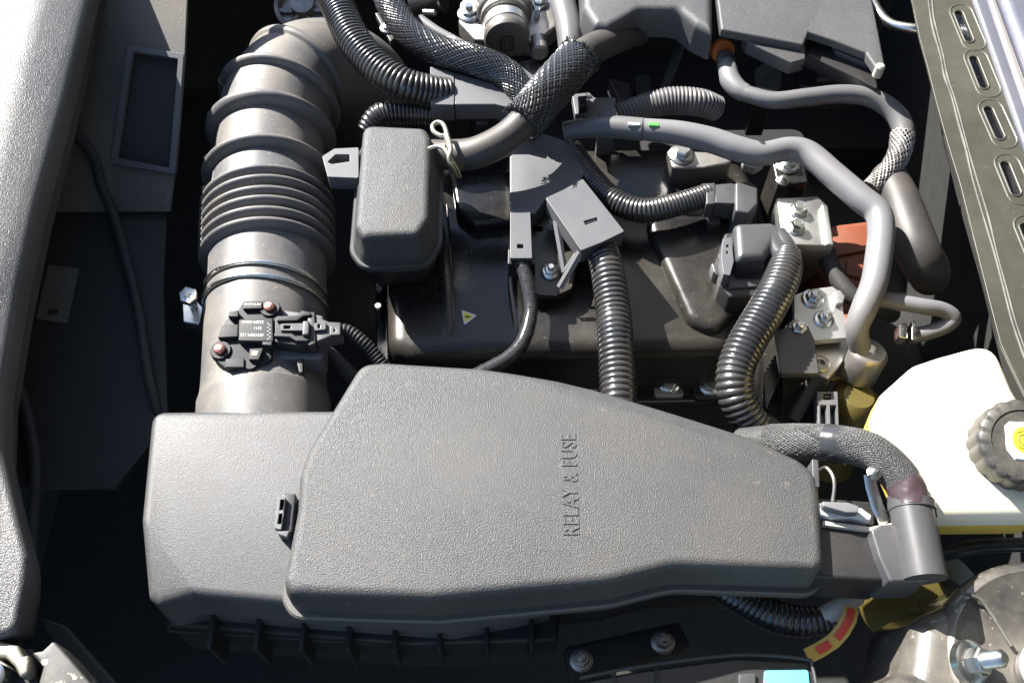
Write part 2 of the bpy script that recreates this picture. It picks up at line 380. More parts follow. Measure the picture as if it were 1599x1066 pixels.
part('latch_pin', lathe([(18, -80), (18, 4), (14, 7)], W(-14, 1058, 78), (0, 0, 1), 20), 'zinc', t)
part('latch_base', pslab([(-80, 1010), (50, 1012), (66, 1110), (-80, 1110)], 52, 110, 6, 3), 'matt black', t)

# ================================================================== intake duct
AX = -185
duct = [(415, 520, AX, 92), (416, 492, AX, 92), (418, 420, AX, 91), (419, 372, AX, 91), (419, 318, AX, 89), (419, 285, AX, 85), (424, 215, AX, 83), (434, 168, AX, 85), (452, 134, AX - 6, 82), (484, 114, AX - 26, 80), (522, 112, AX - 66, 78), (556, 128, AX - 130, 76), (586, 160, AX - 230, 72)]
C, stp = resample(path(duct, 14), 2.0)
def yline(p):                        # picture row of an axis point
    d = V(p) - CAM; return 533 - FOC * d.dot(cu) / d.dot(cf)
def idx(py): return min(range(len(C) * 7 // 10), key=lambda i: abs(yline(C[i][:3]) - py))
Rm = [1.0] * len(C)
def ring(py, h, w):
    i0 = idx(py)
    for i in range(len(C)):
        d = abs(i - i0) * stp
        if d < w: Rm[i] = max(Rm[i], 1 + h * math.sqrt(max(0, 1 - (d / w) ** 2)))
def ringi(i0, h, w):
    for i in range(len(C)):
        d = abs(i - i0) * stp
        if d < w: Rm[i] = max(Rm[i], 1 + h * math.sqrt(max(0, 1 - (d / w) ** 2)))
for q in range(6): ring(327 + q * 15.6, 0.15, 8.8)
ring(280, 0.19, 11); ring(214, 0.21, 15); ring(160, 0.14, 10)
ilip = idx(134) + int(26 / stp); ringi(ilip, 0.10, 9)
for i in range(len(C)):              # valleys between the bellows
    if idx(412) <= i <= idx(322): Rm[i] = max(Rm[i] - 0.0, 0.99)
CD = [(*c[:3], c[3] * k) for c, k in zip(C, Rm)]
t = thing('intake_duct', 'ribbed grey rubber intake duct with bellows and an elbow', 'duct', W(418, 400, -270))
cuts = [0, idx(414), idx(320), idx(186), ilip - 6, len(CD) - 1]
for nm, a, b in zip(('cuff', 'bellows', 'ribbed_sleeve', 'shoulder', 'elbow'), cuts, cuts[1:]):
    part(nm, sweep(CD[a:b + 1], 56, False), 'duct rubber', t, ang=70)
part('mould_seam', sweep([(*(V(c[:3]) + (V((-0.86, 0, 0.5))) * (c[3] + 0.3)), 1.3) for c in CD[:idx(150)]], 6), 'duct rubber', t)
# clamp
t = thing('hose_clamp', 'zinc wire clamp with cross head bolt round the intake duct cuff', 'clamp', W(300, 480, AX))
def ringtube(py, r, rr, dx=0, tilt=0.0, a0=-0.35, a1=math.pi + 0.35):
    c = V(C[idx(py)][:3]); pts = []
    for k in range(49):
        w = a0 + (a1 - a0) * k / 48; pts.append((c.x + math.cos(w) * r, c.y + tilt * math.cos(w), c.z + math.sin(w) * r, rr))
    return sweep(pts, 10)
r0 = C[idx(465)][3]
part('clamp_wire', ringtube(463, r0 + 3, 4.2), 'zinc', t); part('clamp_wire', ringtube(483, r0 + 3, 4.2), 'zinc', t)
lug = W(294, 484, AX + 15)
part('lug', pslab([(283, 470), (306, 468), (318, 480), (312, 506), (285, 503)], AX + 22, 30, 5, 3), 'zinc', t)
ax = (0.1, -0.25, 0.95)
bl = part('bolt', G().add(lathe([(7.5, -40), (7.5, 0)], W(295, 466, AX + 62), ax, 14)).add(lathe([(17, 0), (17, 9), (14.5, 12), (11, 11)], W(295, 464, AX + 62), ax, 6, phase=0.3)), 'zinc', t)
pc = W(295, 464, AX + 62) + V(ax).normalized() * 10.6; mo = orient(pc, (1, 0, -0.1), (0, 0.95, 0.25))
cg = G().add(xf(slab(rect(0, 0, 3, 13, 0.7), [(0, 0), (0, 1)]), mo)).add(xf(slab(rect(0, 0, 13, 3, 0.7), [(0, 0.2), (0, 1.2)]), mo))
part('cross_slot', cg, 'grey hose dark', bl)

# ================================================================== air filter box with outlet pipe
t = thing('air_filter_box', 'grey grained air filter box joined to the intake duct', 'filter box', W(420, 800, -230))
ab = round_poly(Q([(236, 640), (560, 638), (760, 680), (860, 930), (700, 960), (480, 944), (300, 928), (240, 938), (222, 925), (219, 812)], -72), [22, 5, 5, 5, 5, 5, 60, 16, 16, 20], 5)
g = G().add(slab(ab, [(-4, -190)] + bev(-72, 13)))
bm = bmesh.new(); vv = [bm.verts.new(p) for p in g.v]; [bm.faces.new([vv[i] for i in f]) for f in g.f]
a = W(215, 800, -72); b = W(312, 934, -72); nrm = V((-(b - a).y, (b - a).x, 0)).normalized()
if nrm.x > 0: nrm = -nrm
bmesh.ops.bisect_plane(bm, geom=bm.verts[:] + bm.edges[:] + bm.faces[:], plane_co=a, plane_no=nrm)
for v_ in bm.verts:
    d = (v_.co - a).dot(nrm)
    if d > 0: v_.co.z -= d * 0.42
bm.verts.index_update(); g = G(); g.v = [tuple(v_.co) for v_ in bm.verts]; g.f = [tuple(v_.index for v_ in f.verts) for f in bm.faces]; bm.free()
part('lid', g, 'fine grained plastic', t)
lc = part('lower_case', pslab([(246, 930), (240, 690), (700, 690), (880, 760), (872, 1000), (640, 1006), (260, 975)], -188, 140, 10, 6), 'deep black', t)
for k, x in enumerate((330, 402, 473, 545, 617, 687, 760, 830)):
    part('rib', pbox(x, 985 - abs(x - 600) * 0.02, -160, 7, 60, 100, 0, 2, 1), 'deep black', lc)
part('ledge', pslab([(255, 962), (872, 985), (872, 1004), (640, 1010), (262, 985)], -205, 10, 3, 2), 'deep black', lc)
pp = [(413, 720, AX, 103), (413, 642, AX, 103), (413, 628, AX, 101), (413, 610, AX, 97), (414, 560, AX, 95), (415, 500, AX, 93.5), (415, 486, AX, 93.0)]
part('outlet_pipe', tube(pp, 56, 8), 'duct rubber', t)
# flat pad for the sensor
part('sensor_pad', pslab([(362, 500), (420, 480), (505, 492), (505, 560), (400, 560), (350, 562)], AX + 99, 50, 8, 4), 'grey plastic', t)

# ================================================================== air flow sensor + plug
SZ = AX + 112
t = thing('airflow_sensor', 'black airflow sensor with two copper screws on the outlet pipe', 'sensor', W(400, 520, SZ - 20))
part('flange', pslab([(372, 482), (380, 470), (425, 469), (439, 478), (437, 495), (424, 504), (424, 560), (405, 572), (372, 577), (352, 575), (334, 560), (329, 546), (340, 532), (352, 500)], SZ, 22, 5, 2), 'sensor plastic', t)
part('print_block', pslab([(373, 498), (426, 496), (427, 533), (372, 532)], SZ + 16, 18, 3, 2), 'sensor plastic', t)
part('end_rib', pslab([(410, 533), (425, 532), (424, 539), (409, 538)], SZ + 15, 16, 1, 1), 'sensor plastic', t)
part('corner_block', pslab([(358, 486), (372, 484), (372, 494), (356, 494)], SZ + 12, 14, 1.5, 1), 'sensor plastic', t)
part('side_block', pslab([(346, 508), (372, 506), (371, 525), (340, 527)], SZ + 10, 12, 1.5, 1), 'sensor plastic', t)
part('name_block', pslab([(380, 471), (409, 471), (409, 481), (379, 482)], SZ + 8, 10, 1.5, 1), 'sensor plastic', t)
part('foot_block', pslab([(352, 560), (381, 558), (381, 573), (352, 573)], SZ + 8, 30, 1.5, 1), 'sensor plastic', t)
part('code_block', pslab([(390, 544), (411, 543), (404, 561), (388, 561)], SZ + 12, 14, 1.5, 1), 'sensor plastic', t)
part('code_label', slab(Q([(393, 547), (404, 547), (401, 555), (392, 555)], SZ + 13), [(0, SZ + 11.9), (0, SZ + 12.6)]), 'sticker paper', t)
part('half_disc', lathe([(11, -14), (11, 3), (10, 4)], W(392, 569, SZ), (0, 0, 1), 24), 'sensor plastic', t)
for (x, y) in ((422, 482), (345, 548)):
    part('screw_boss', lathe([(17, -10), (17, 3), (16, 4.5)], W(x, y, SZ), (0, 0, 1), 30), 'sensor plastic', t)
    s = part('screw', lathe([(9.8, 4), (9.8, 7), (8.6, 10.5), (5, 12.2), (1.0, 12.6)], W(x, y, SZ), (0, 0, 1), 24), 'copper screw', t)
    p = W(x, y, SZ)
    part('cross_slot', G().add(slab(rect(p.x, p.y, 9, 2.2, 0.5), [(0, SZ + 12), (0, SZ + 13)])).add(slab(rect(p.x, p.y, 2.2, 9, 0.5), [(0, SZ + 12.1), (0, SZ + 13.1)])), 'cast metal', s)
def up_text(s, px, py, z, size, wid=1.0): return text(s, size, 0.15, orient(W(px, py, z), (-1, 0.02, 0), (0.02, -1, 0)), 1.0, 0, wid)
for s, x, y, sz in (('22204-24010', 395, 502.5, 7.6), ('5211', 402.5, 512, 7.4), ('AFH70M-132', 393.5, 522.5, 8)):
    part('printed_code', up_text(s, x, y, SZ + 16.3, sz, 0.88), 'white ink', t)
part('printed_code', up_text('HITACHI', 394.5, 474.5, SZ + 8.3, 7), 'white ink', t)
for k in range(9):
    part('pin_mark', lathe([(0.9, 0), (0.9, 0.5)], W(418.5 + (k % 2) * 3, 505 + k * 3, SZ + 16), (0, 0, 1), 8), 'white ink', t)
t = thing('sensor_plug', 'grey plug with latch pushed into the airflow sensor', 'plug', W(470, 512, SZ - 10))
part('housing', pslab([(428, 494), (470, 492), (482, 492), (482, 537), (470, 540), (428, 534)], SZ + 12, 34, 3, 3), 'sensor plastic', t)
part('rail', pslab([(432, 493), (462, 492), (472, 484), (485, 487), (485, 492), (474, 493), (464, 500), (432, 501)], SZ + 20, 12, 2, 1.5), 'sensor plastic', t)
part('rail', pslab([(428, 519), (456, 520), (464, 526), (482, 527), (482, 532), (462, 532), (452, 526), (428, 525)], SZ + 20, 12, 2, 1.5), 'sensor plastic', t)
part('latch', plate(round_poly(Q([(438, 505), (476, 504), (476, 516), (438, 516)], SZ + 19), 2, 2), [Q([(443, 508), (454, 508), (454, 513), (443, 513)], SZ + 19)], SZ + 19, 8), 'satin plastic', t)
part('latch_head', pslab([(473, 501), (483, 500), (482, 521), (472, 523)], SZ + 26, 20, 2, 1.5), 'satin plastic', t)
part('collar', pslab([(480, 487), (492, 486), (493, 536), (481, 540)], SZ + 16, 44, 3, 2), 'black plastic', t)
part('tail', pslab([(491, 492), (514, 502), (532, 503), (533, 523), (515, 525), (493, 534)], SZ + 12, 30, 3, 2), 'satin plastic', t)
part('tail_clip', plate(round_poly(Q([(516, 508), (531, 508), (531, 522), (515, 523)], SZ + 18), 2, 2), [Q([(521, 511), (525, 516), (521, 519)], SZ + 18)], SZ + 18, 10), 'satin plastic', t)
part('tail_clip', plate(round_poly(Q([(491, 504), (509, 502), (509, 514), (491, 516)], SZ + 18), 2, 2), [Q([(496, 506), (500, 506), (500, 512), (496, 512)], SZ + 18)], SZ + 18, 10), 'satin plastic', t)
part('hanging_tab', pslab([(459, 544), (472, 544), (473, 581), (467, 581)], SZ - 14, 12, 1.5, 1), 'black plastic', t)
solo('sensor_loom', corrugated([(528, 514, SZ, 10), (545, 517, SZ - 4, 10), (565, 532, SZ - 14, 10.5), (585, 553, SZ - 30, 11), (610, 585, SZ - 50, 11)], 6.6, 0.22, 18), 'sensor plastic', 'thin grey corrugated loom leaving the airflow sensor plug', 'loom')
solo('harness_tube', tube([(500, 540, -170, 12), (530, 570, -175, 13), (560, 600, -185, 13), (600, 640, -190, 13)], 14), 'matt black', 'dark cable tube below the airflow sensor plug', 'cable')

# ================================================================== fuse box
FL = [(563, 565), (600, 562), (745, 571), (870, 585), (930, 597), (1060, 634), (1180, 671), (1255, 711), (1279, 740), (1287, 840), (1289, 880), (1276, 890), (1055, 883), (955, 908), (680, 934), (560, 931), (452, 927), (441, 908), (463, 795), (466, 742), (480, 700)]
t = thing('fuse_box', 'large black grained fuse box with RELAY & FUSE moulded on its lid', 'fuse box', W(860, 760, -190))
o = round_poly(Q(FL, 0), [30, 20, 60, 60, 60, 60, 60, 40, 30, 30, 18, 18, 120, 160, 120, 60, 22, 22, 30, 30, 60], 5)
g = G().add(slab(o, [(-5, -72), (-4, -40)] + bev(0, 15, 5)))
bm = bmesh.new(); vv = [bm.verts.new(p) for p in g.v]; [bm.faces.new([vv[i] for i in f]) for f in g.f]
a = W(735, 566, 0); b = W(1290, 752, 0); nrm = V((-(b - a).y, (b - a).x, 0)).normalized()
if nrm.y < 0: nrm = -nrm
for kk, sl in ((0, 0.28), (10, 0.25)):
    q0 = a + nrm * kk
    bmesh.ops.bisect_plane(bm, geom=bm.verts[:] + bm.edges[:] + bm.faces[:], plane_co=q0, plane_no=nrm)
    for v_ in bm.verts:
        d = (v_.co - q0).dot(nrm)
        if d > 0 and v_.co.z > -60: v_.co.z -= d * sl
bm.verts.index_update(); g = G(); g.v = [tuple(v_.co) for v_ in bm.verts]; g.f = [tuple(v_.index for v_ in f.verts) for f in bm.faces]; bm.free()
lid = part('lid', g, 'grained plastic', t)
part('lid_lettering', text('RELAY & FUSE', 32, 0.7, orient(W(891, 754, 0.4), (0.0, 1, 0), (-1, 0, 0)), 1.12, 0.25, 0.72), 'grained plastic', lid)
part('rim', slab(o, [(-14, -84), (-15, -80), (-15, -69), (-12, -66)]), 'rim plastic', t)
part('lower_box', slab(offset(o, 18), [(0, -260), (0, -83)]), 'matt black', t)
cl = part('clip', plate(round_poly(Q([(434, 775), (446, 775), (439, 827), (428, 824)], -38), 2, 2), [Q([(438, 780), (444, 780), (441, 796), (436, 796)], -38), Q([(436, 802), (442, 802), (438, 818), (433, 817)], -38)], -38, 12), 'grey plastic', t)
part('clip_arm', pslab([(440, 770), (462, 770), (456, 830), (434, 836)], -48, 30, 3, 2), 'black plastic', cl)
part('clip_stop', pslab([(432, 829), (452, 828), (448, 838), (436, 834)], -40, 12, 1, 1), 'grey plastic', cl)

# ================================================================== valve cover and engine block
struct_b = thing('engine_block', 'dark engine block below the valve cover', 'engine', W(900, 300, -740))
part('block', slab(round_poly(Q([(585, 225), (1250, 215), (1290, 640), (590, 640)], -400), 30, 4), [(0, -740), (0, -372)]), 'shade black iron', struct_b)
part('head', slab(round_poly(Q([(640, -150), (1420, -150), (1400, 230), (640, 240)], -640), 30, 4), [(0, -740), (0, -640)]), 'shade black iron', struct_b)
VZ = -225
t = thing('valve_cover', 'glossy black valve cover with dried dirt and a yellow warning triangle', 'engine cover', W(870, 420, -372))
vo = round_poly(Q([(598, 232), (1150, 222), (1188, 300), (1176, 470), (1150, 548), (640, 556), (604, 540)], VZ), [40, 40, 40, 60, 60, 50, 40], 6)
part('shell', slab(vo, [(-14, VZ - 145), (-8, VZ - 100), (-3, VZ - 50)] + bev(VZ, 32, 7)), 'engine paint', t)
part('flange', slab(offset(vo, -34), [(0, VZ - 150), (0, VZ - 134), (3, VZ - 130)]), 'engine paint', t)
for k, (x0, y0, x1, y1, r) in enumerate(((688, 300, 700, 540, 13), (800, 420, 812, 545, 12))):
    part('raised_rib', tube([(x0, y0, VZ - 6, r * 0.6), (x0 + (x1 - x0) * 0.15, y0 + (y1 - y0) * 0.15, VZ - 4, r), (x1, y1 - 30, VZ - 4, r), (x1, y1, VZ - 14, r * 0.6)], 16, 6, True, 0.45), 'engine paint', t)
part('raised_deck', pslab([(1000, 330), (1160, 330), (1165, 470), (1120, 520), (1075, 500)], VZ + 20, 40, 40, 19), 'engine paint', t)
part('raised_deck', pslab([(700, 250), (800, 262), (805, 345), (740, 350), (712, 330)], VZ + 26, 40, 14, 10), 'engine paint', t)
part('plug_boss', lathe([(46, -20), (46, 20), (40, 28), (30, 28)], W(1150, 440, VZ + 10), (0, 0, 1), 32), 'engine paint', t)
tr = [(720.5, 483.5), (744.5, 492), (725, 507.5)]
part('warning_sticker', slab(round_poly(Q(tr, VZ + 1), 2, 2), [(0, VZ - 0.5), (0, VZ + 0.7)]), 'white label', t, 'yellow warning triangle with a white border')
part('sticker_field', slab(offset(Q(tr, VZ + 1), 3.2), [(0, VZ + 0.6), (0, VZ + 1.2)]), 'yellow label', t)
part('bolt_mark', slab(Q([(724.5, 494), (729, 492.8), (730.5, 494), (736, 493), (731, 496.5), (729, 495.6)], VZ + 1.5), [(0, VZ + 1.1), (0, VZ + 1.7)]), 'black ink', t)
part('cast_mark', text('I D 2', 16, 0.5, orient(W(646, 500, VZ - 0.2), (1, -0.1, 0), (0.1, 1, 0)), 1.4, 0.3), 'engine paint', t)
for (x, y) in ((805, 588), (915, 590), (1045, 600), (1108, 604)):
    part('flange_tab', pslab([(x - 26, y - 6), (x - 10, y - 14), (x + 14, y - 12), (x + 24, y + 18), (x - 22, y + 18)], VZ - 118, 16, 6, 2), 'cast metal' if x in (915, 1045) else 'engine paint', t)
    bolt(t, x, y, VZ - 117, 11, stud=False, lift=1.3)
for (x, y) in ((592, 420), (592, 452), (590, 478)):
    part('edge_stud', lathe([(9, -60), (9, 0), (6, 3)], W(x, y, VZ - 70), (0, 0, 1), 12), 'zinc' if y == 478 else 'black plastic', t)

# ================================================================== resonator box, strap, clip, hoses over the engine
RZ = -40
t = thing('resonator_box', 'black grained resonator box with rounded rim standing between duct and engine', 'resonator', W(620, 300, -230))
ro = round_poly(Q([(566, 192), (665, 197), (674, 215), (671, 340), (655, 366), (566, 370), (553, 352)], RZ), [22, 22, 20, 22, 20, 22, 20], 6)
part('lid', slab(ro, [(-11, RZ - 70), (-9, RZ - 52), (-5, RZ - 46)] + bev(RZ, 14, 5)), 'grained plastic', t)
part('rim', slab(ro, [(-17, RZ - 84), (-18, RZ - 80), (-18, RZ - 72), (-16, RZ - 69)]), 'satin plastic', t)
part('body', slab(ro, [(22, -225), (14, -205), (-2, RZ - 130), (-10, RZ - 82)]), 'black plastic', t)
arm = part('side_arm', plate(round_poly(Q([(503, 244), (522, 232), (560, 230), (560, 278), (512, 276)], RZ - 40), 4, 3), [round_poly(Q([(511, 253), (524, 241), (546, 241), (546, 252), (518, 256)], RZ - 40), 3, 3)], RZ - 40, 34), 'grey plastic', t)
HZ = -72
t = thing('vacuum_hose', 'thick brownish black rubber hose with braided sleeve crossing above the engine', 'hose', W(830, 190, HZ - 30))
part('hose', tube([(676, 242, HZ - 25, 24), (700, 242, HZ - 18, 24), (745, 238, HZ, 25), (795, 212, HZ + 14, 25), (830, 175, HZ + 28, 25), (868, 130, HZ + 30, 25), (905, 90, HZ + 22, 25), (945, 68, HZ + 2, 23), (985, 57, HZ - 22, 18), (1001, 58, HZ - 40, 14)], 28), 'hose rubber', t)
sl = [(816, 191, HZ + 23, 31), (832, 173, HZ + 28, 32), (868, 130, HZ + 30, 32), (903, 92, HZ + 23, 31)]
bs = part('sleeve_core', tube(sl, 26), 'matt black', t)
part('braided_sleeve', braid(sl, 36, 3.0, 2.1, 0.8), 'braid', t)
fr = G()
for (px, py, dz, dirx, diry) in ((816, 191, 23, -0.6, -0.5), (903, 92, 23, 0.6, 0.5)):
    c = W(px, py, HZ + dz); ax_ = (W(868, 130, HZ + 30) - W(816, 191, HZ + 23)).normalized() * (1 if dirx > 0 else -1)
    T_ = ax_.orthogonal().normalized(); B_ = ax_.cross(T_)
    for k in range(70):
        w = random.uniform(0, 6.28); r = 33 * S(px, py, HZ); p = c + (T_ * math.cos(w) + B_ * math.sin(w)) * r
        q = p + ax_ * random.uniform(3, 11) + (T_ * math.cos(w) + B_ * math.sin(w)) * random.uniform(-2, 6) + V((random.uniform(-3, 3), random.uniform(-3, 3), random.uniform(-3, 3)))
        fr.add(sweep([(*p, 1.1), (*((p + q) / 2 + V((0, 0, 1))), 1.1), (*q, 0.9)], 4))
part('frayed_end', fr, 'braid', t)['kind'] = 'stuff'
t = thing('spring_clip', 'looped yellow spring wire clip on the thick hose end', 'wire clip', W(700, 250, HZ))
part('wire_arm', tube([(668, 233, HZ + 26, 3.4), (682, 229, HZ + 28, 3.6), (694, 233, HZ + 30, 3.8), (703, 247, HZ + 32, 4), (712, 262, HZ + 10, 4), (717, 276, HZ - 20, 4)], 10), 'spring wire', t)
part('wire_loop', tube([(702, 232, HZ + 36, 3.8), (696, 214, HZ + 40, 3.8), (687, 212, HZ + 40, 3.8), (677, 205, HZ + 40, 3.8), (676, 196, HZ + 40, 3.8), (684, 191, HZ + 41, 3.8), (693, 196, HZ + 42, 3.8), (699, 214, HZ + 42, 3.9), (704, 232, HZ + 39, 4), (701, 246, HZ + 36, 4), (704, 258, HZ + 24, 4), (713, 275, HZ - 14, 4)], 10), 'spring wire', t)
t = thing('braided_hose', 'curved black braided hose ending under the thick hose sleeve', 'hose', W(700, 90, -100))
bh = [(595, -30, -60, 20), (612, 12, -62, 20.5), (640, 52, -64, 21), (685, 79, -62, 21.5), (740, 94, -58, 22), (788, 114, -66, 22), (812, 142, -78, 21), (832, 172, -92, 20)]
part('hose', tube(bh, 24), 'matt black', t)
part('braided_sleeve', braid([(p[0], p[1], p[2], p[3] + 0.6) for p in bh], 28, 3.0, 1.8, 0.7), 'braid', t)
solo('corrugated_loom', corrugated([(508, -40, -60, 27), (528, 10, -60, 27), (552, 62, -58, 27), (588, 104, -60, 27), (630, 131, -66, 26), (676, 143, -84, 25), (700, 147, -96, 25)], 9.2, 0.13, 26), 'loom plastic', 'thick glossy corrugated loom entering the clipped wiring housing', 'loom')
solo('corrugated_loom', corrugated([(574, 205, -150, 17), (584, 186, -132, 18), (604, 176, -126, 19), (650, 176, -128, 19), (690, 180, -130, 18)], 8, 0.14, 20), 'loom plastic', 'short corrugated loom showing behind the resonator box', 'loom')
t = thing('wiring_housing', 'grey clipped wiring housing where the thick corrugated loom ends', 'housing', W(735, 150, -190))
WZ = -78
part('cover', pslab([(673, 104), (709, 113), (770, 130), (806, 158), (802, 170), (774, 163), (711, 163.5)], WZ, 40, 4, 3), 'grey plastic', t)
part('end_cap', plate(round_poly(Q([(672, 104), (709, 114), (709, 164), (672, 163)], WZ + 2), 2, 2), [Q([(698, 123.5), (704, 123.5), (704, 135), (698, 135)], WZ + 2)], WZ + 2.5, 44), 'grey plastic', t)
part('tray', pslab([(680, 112), (770, 140), (800, 172), (690, 172)], WZ - 34, 90, 4, 2), 'black plastic', t)
for (x, y, w_) in ((722, 190, 26), (752, 189, 30)):
    part('front_clip', slab(rect(W(x, 172, WZ - 36).x, W(x, 172, WZ - 36).y - 6, w_, 10), [(0, WZ - 95), (0, WZ - 50)]), 'black plastic', t)
part('clip_tooth', slab(rect(W(752, 172, WZ - 36).x, W(752, 172, WZ - 36).y - 12, 22, 6), [(0, WZ - 62), (0, WZ - 54)]), 'grey plastic', t)
part('back_guide', pslab([(795, 96), (812, 102), (852, 132), (836, 150), (815, 130)], WZ + 2, 60, 3, 2), 'grey plastic', t)

# ================================================================== central wiring bracket
BZ = -150
t = thing('wiring_bracket', 'grey plastic wiring bracket with three slotted covers bolted to the valve cover', 'bracket', W(850, 330, VZ))
part('main_plate', pslab([(796, 244), (815, 222), (846, 208), (880, 218), (925, 250), (905, 285), (852, 312), (836, 334), (796, 334)], BZ, 36, 5, 3), 'grey plastic', t)
am = part('arm_cover', plate(round_poly(Q([(852, 309), (880, 296), (910, 279), (975, 361), (940, 378), (907, 391)], BZ + 44), 3, 2), [Q([(911.5, 345), (932, 339), (934, 344), (914, 351)], BZ + 44)], BZ + 44, 8), 'grey plastic', t)
part('arm_side', pslab([(853, 311), (909, 282), (974, 362), (908, 390)], BZ + 37, 40, 3, 1), 'grey plastic', am)
part('slot_tongue', pslab([(913, 347), (931, 341), (932, 343.5), (915, 349)], BZ + 41, 10, 1, 1), 'satin plastic', am)
sp = plate(round_poly(Q([(797, 327), (828, 327), (831, 403), (796.5, 403)], BZ + 18), 2, 2), [Q([(807.5, 381), (817.5, 381), (817.5, 387.5), (807.5, 387.5)], BZ + 18)], BZ + 18, 8)
am2 = part('strip_cover', sp, 'grey plastic', t)
part('strip_side', pslab([(797.5, 328), (828, 328), (830.5, 402), (797, 402)], BZ + 11, 46, 2, 1), 'black plastic', am2)
part('strip_base', pslab([(794, 375), (834, 375), (836, 412), (793, 412)], BZ - 6, 40, 2, 1), 'black plastic', am2)
hole = [(835, 353), (846, 353), (848, 357), (846, 361), (835, 361), (833, 357)]
part('bolt_plate', plate(round_poly(Q([(800, 320), (860, 305), (885, 330), (905, 395), (893, 450), (868, 462), (838, 460), (825, 440), (806, 405)], -190), 14, 5), [round_poly(Q(hole, -190), 3, 3)], -190, 16), 'engine paint', t)
pa = W(907, 391, BZ + 4); pb = W(884, 440, -176); pc_ = W(879, 338, BZ - 4); 
def strut(a, b, w, th): return sweep([(*a, w), (*b, w)], 4, True, th)
part('gusset', strut(W(907, 392, BZ + 20), W(874, 449, -180), 7, 0.5), 'grey plastic', t)
part('gusset', strut(W(868, 345, BZ + 10), W(882, 425, -176), 6, 0.6), 'grey plastic', t)
part('gusset', strut(W(882, 424, -174), W(905, 388, BZ + 10), 5, 0.6), 'grey plastic', t)
part('peg', lathe([(9, -20), (9, 2), (7, 4)], W(865, 345, -172), (0.2, 0, 1), 16), 'dull label', t)
bolt(t, 860, 424, -189, 11, wash=True)
solo('corrugated_loom', corrugated([(930, 352, -170, 24), (940, 386, -158, 26), (950, 430, -150, 27), (958, 490, -150, 28), (963, 560, -145, 29), (966, 640, -150, 29), (966, 690, -170, 29)], 10.8, 0.13, 28), 'loom plastic', 'thick corrugated loom running from the bracket arm down behind the fuse box', 'loom')
t = thing('taped_cable', 'thin black taped cable from the slotted strip cover to the fuse box', 'cable', W(820, 480, VZ))
cb = [(812, 392, -150, 10), (816, 415, -152, 10.5), (824, 445, -160, 11), (829, 485, -172, 11), (818, 530, -178, 11.5), (795, 558, -180, 12), (760, 578, -182, 12), (730, 592, -184, 12)]
part('sheath', tube(cb, 18), 'tape', t)
Cc, sst = resample(path(cb, 10), 2.0); hel = []
TT, AA = frames([V(c[:3]) for c in Cc])
for i, (c, tt, aa) in enumerate(zip(Cc, TT, AA)):
    w = i * sst / 13 * 2 * math.pi; hel.append((*(V(c[:3]) + (aa * math.cos(w) + tt.cross(aa) * math.sin(w)) * (c[3] - 0.4)), 1.5))
part('tape_edge', sweep(hel, 6), 'tape', t)

# ================================================================== small loom with coil plug, big plug with loom
solo('corrugated_loom', corrugated([(890, 225, -175, 17), (905, 252, -170, 18), (930, 285, -165, 19), (960, 314, -160, 20), (1005, 329, -158, 20), (1055, 320, -158, 19), (1108, 303, -160, 18)], 7.4, 0.13, 22), 'loom plastic', 'dusty corrugated loom sagging from the bracket to the small square plug', 'loom')
t = thing('coil_plug', 'small square black plug on the end of the sagging loom', 'plug', W(1140, 320, VZ))
PZ = -140
part('neck', lathe([(21, -4), (21, 3), (17, 4), (17, 9), (21, 10), (21, 14), (17, 15), (17, 24)], W(1100, 304, -160), (1, 0.06, 0), 20), 'satin plastic', t)
part('collar', pslab([(1103, 286), (1117, 285), (1117, 318), (1103, 319)], PZ, 40, 2, 2), 'satin plastic', t)
part('shell', pslab([(1116, 288), (1150, 285), (1150, 318), (1117, 317)], PZ - 2, 46, 3, 2), 'satin plastic', t)
part('head', pslab([(1148, 284), (1172, 282), (1184, 292), (1184, 318), (1170, 333), (1148, 330)], PZ + 4, 70, 6, 5), 'satin plastic', t)
part('stem', pslab([(1104, 318), (1128, 316), (1126, 348), (1108, 350)], PZ - 40, 60, 4, 3), 'black plastic', t)
t = thing('injector_plug', 'big glossy black plug with swept cable outlet on the valve cover', 'plug', W(1175, 420, VZ))
KZ = -110
part('base', pslab([(1120, 398), (1132, 362), (1215, 362), (1222, 440), (1205, 462), (1140, 464), (1124, 445)], KZ - 46, 66, 10, 6), 'black plastic', t)
hd = round_poly(Q([(1146, 346), (1205, 344), (1230, 356), (1240, 385), (1234, 399), (1212, 400), (1205, 388), (1196, 402), (1150, 406)], KZ), [14, 20, 20, 12, 6, 8, 10, 12, 12], 6)
part('hood', slab(hd, [(-2, KZ - 60), (0, KZ - 30)] + bev(KZ, 15, 5)), 'satin plastic', t)
part('spout', tube([(1212, 368, KZ - 20, 17), (1224, 384, KZ - 18, 17), (1230, 400, KZ - 22, 17)], 22), 'satin plastic', t)
part('spout_ring', lathe([(17, 0), (18.5, 1.5), (18.5, 8), (17, 10), (15, 14)], W(1229, 396, KZ - 20), (-0.1, -1, -0.15), 24), 'satin plastic', t)
part('lever', plate(round_poly(Q([(1129, 372), (1142, 370), (1146, 408), (1140, 430), (1130, 428), (1126, 400)], KZ - 8), 3, 3), [Q([(1134, 382), (1138, 382), (1138, 386), (1134, 386)], KZ - 8), Q([(1134, 392), (1137, 392), (1137, 396), (1134, 396)], KZ - 8)], KZ - 8, 36), 'grey plastic', t)
part('lever_lip', pslab([(1128, 428), (1145, 426), (1152, 434), (1196, 434), (1200, 446), (1140, 450)], KZ - 40, 16, 4, 4), 'satin plastic', t)
part('latch_row', pslab([(1150, 410), (1194, 408), (1194, 416), (1150, 418)], KZ - 26, 20, 1.5, 1), 'satin plastic', t)
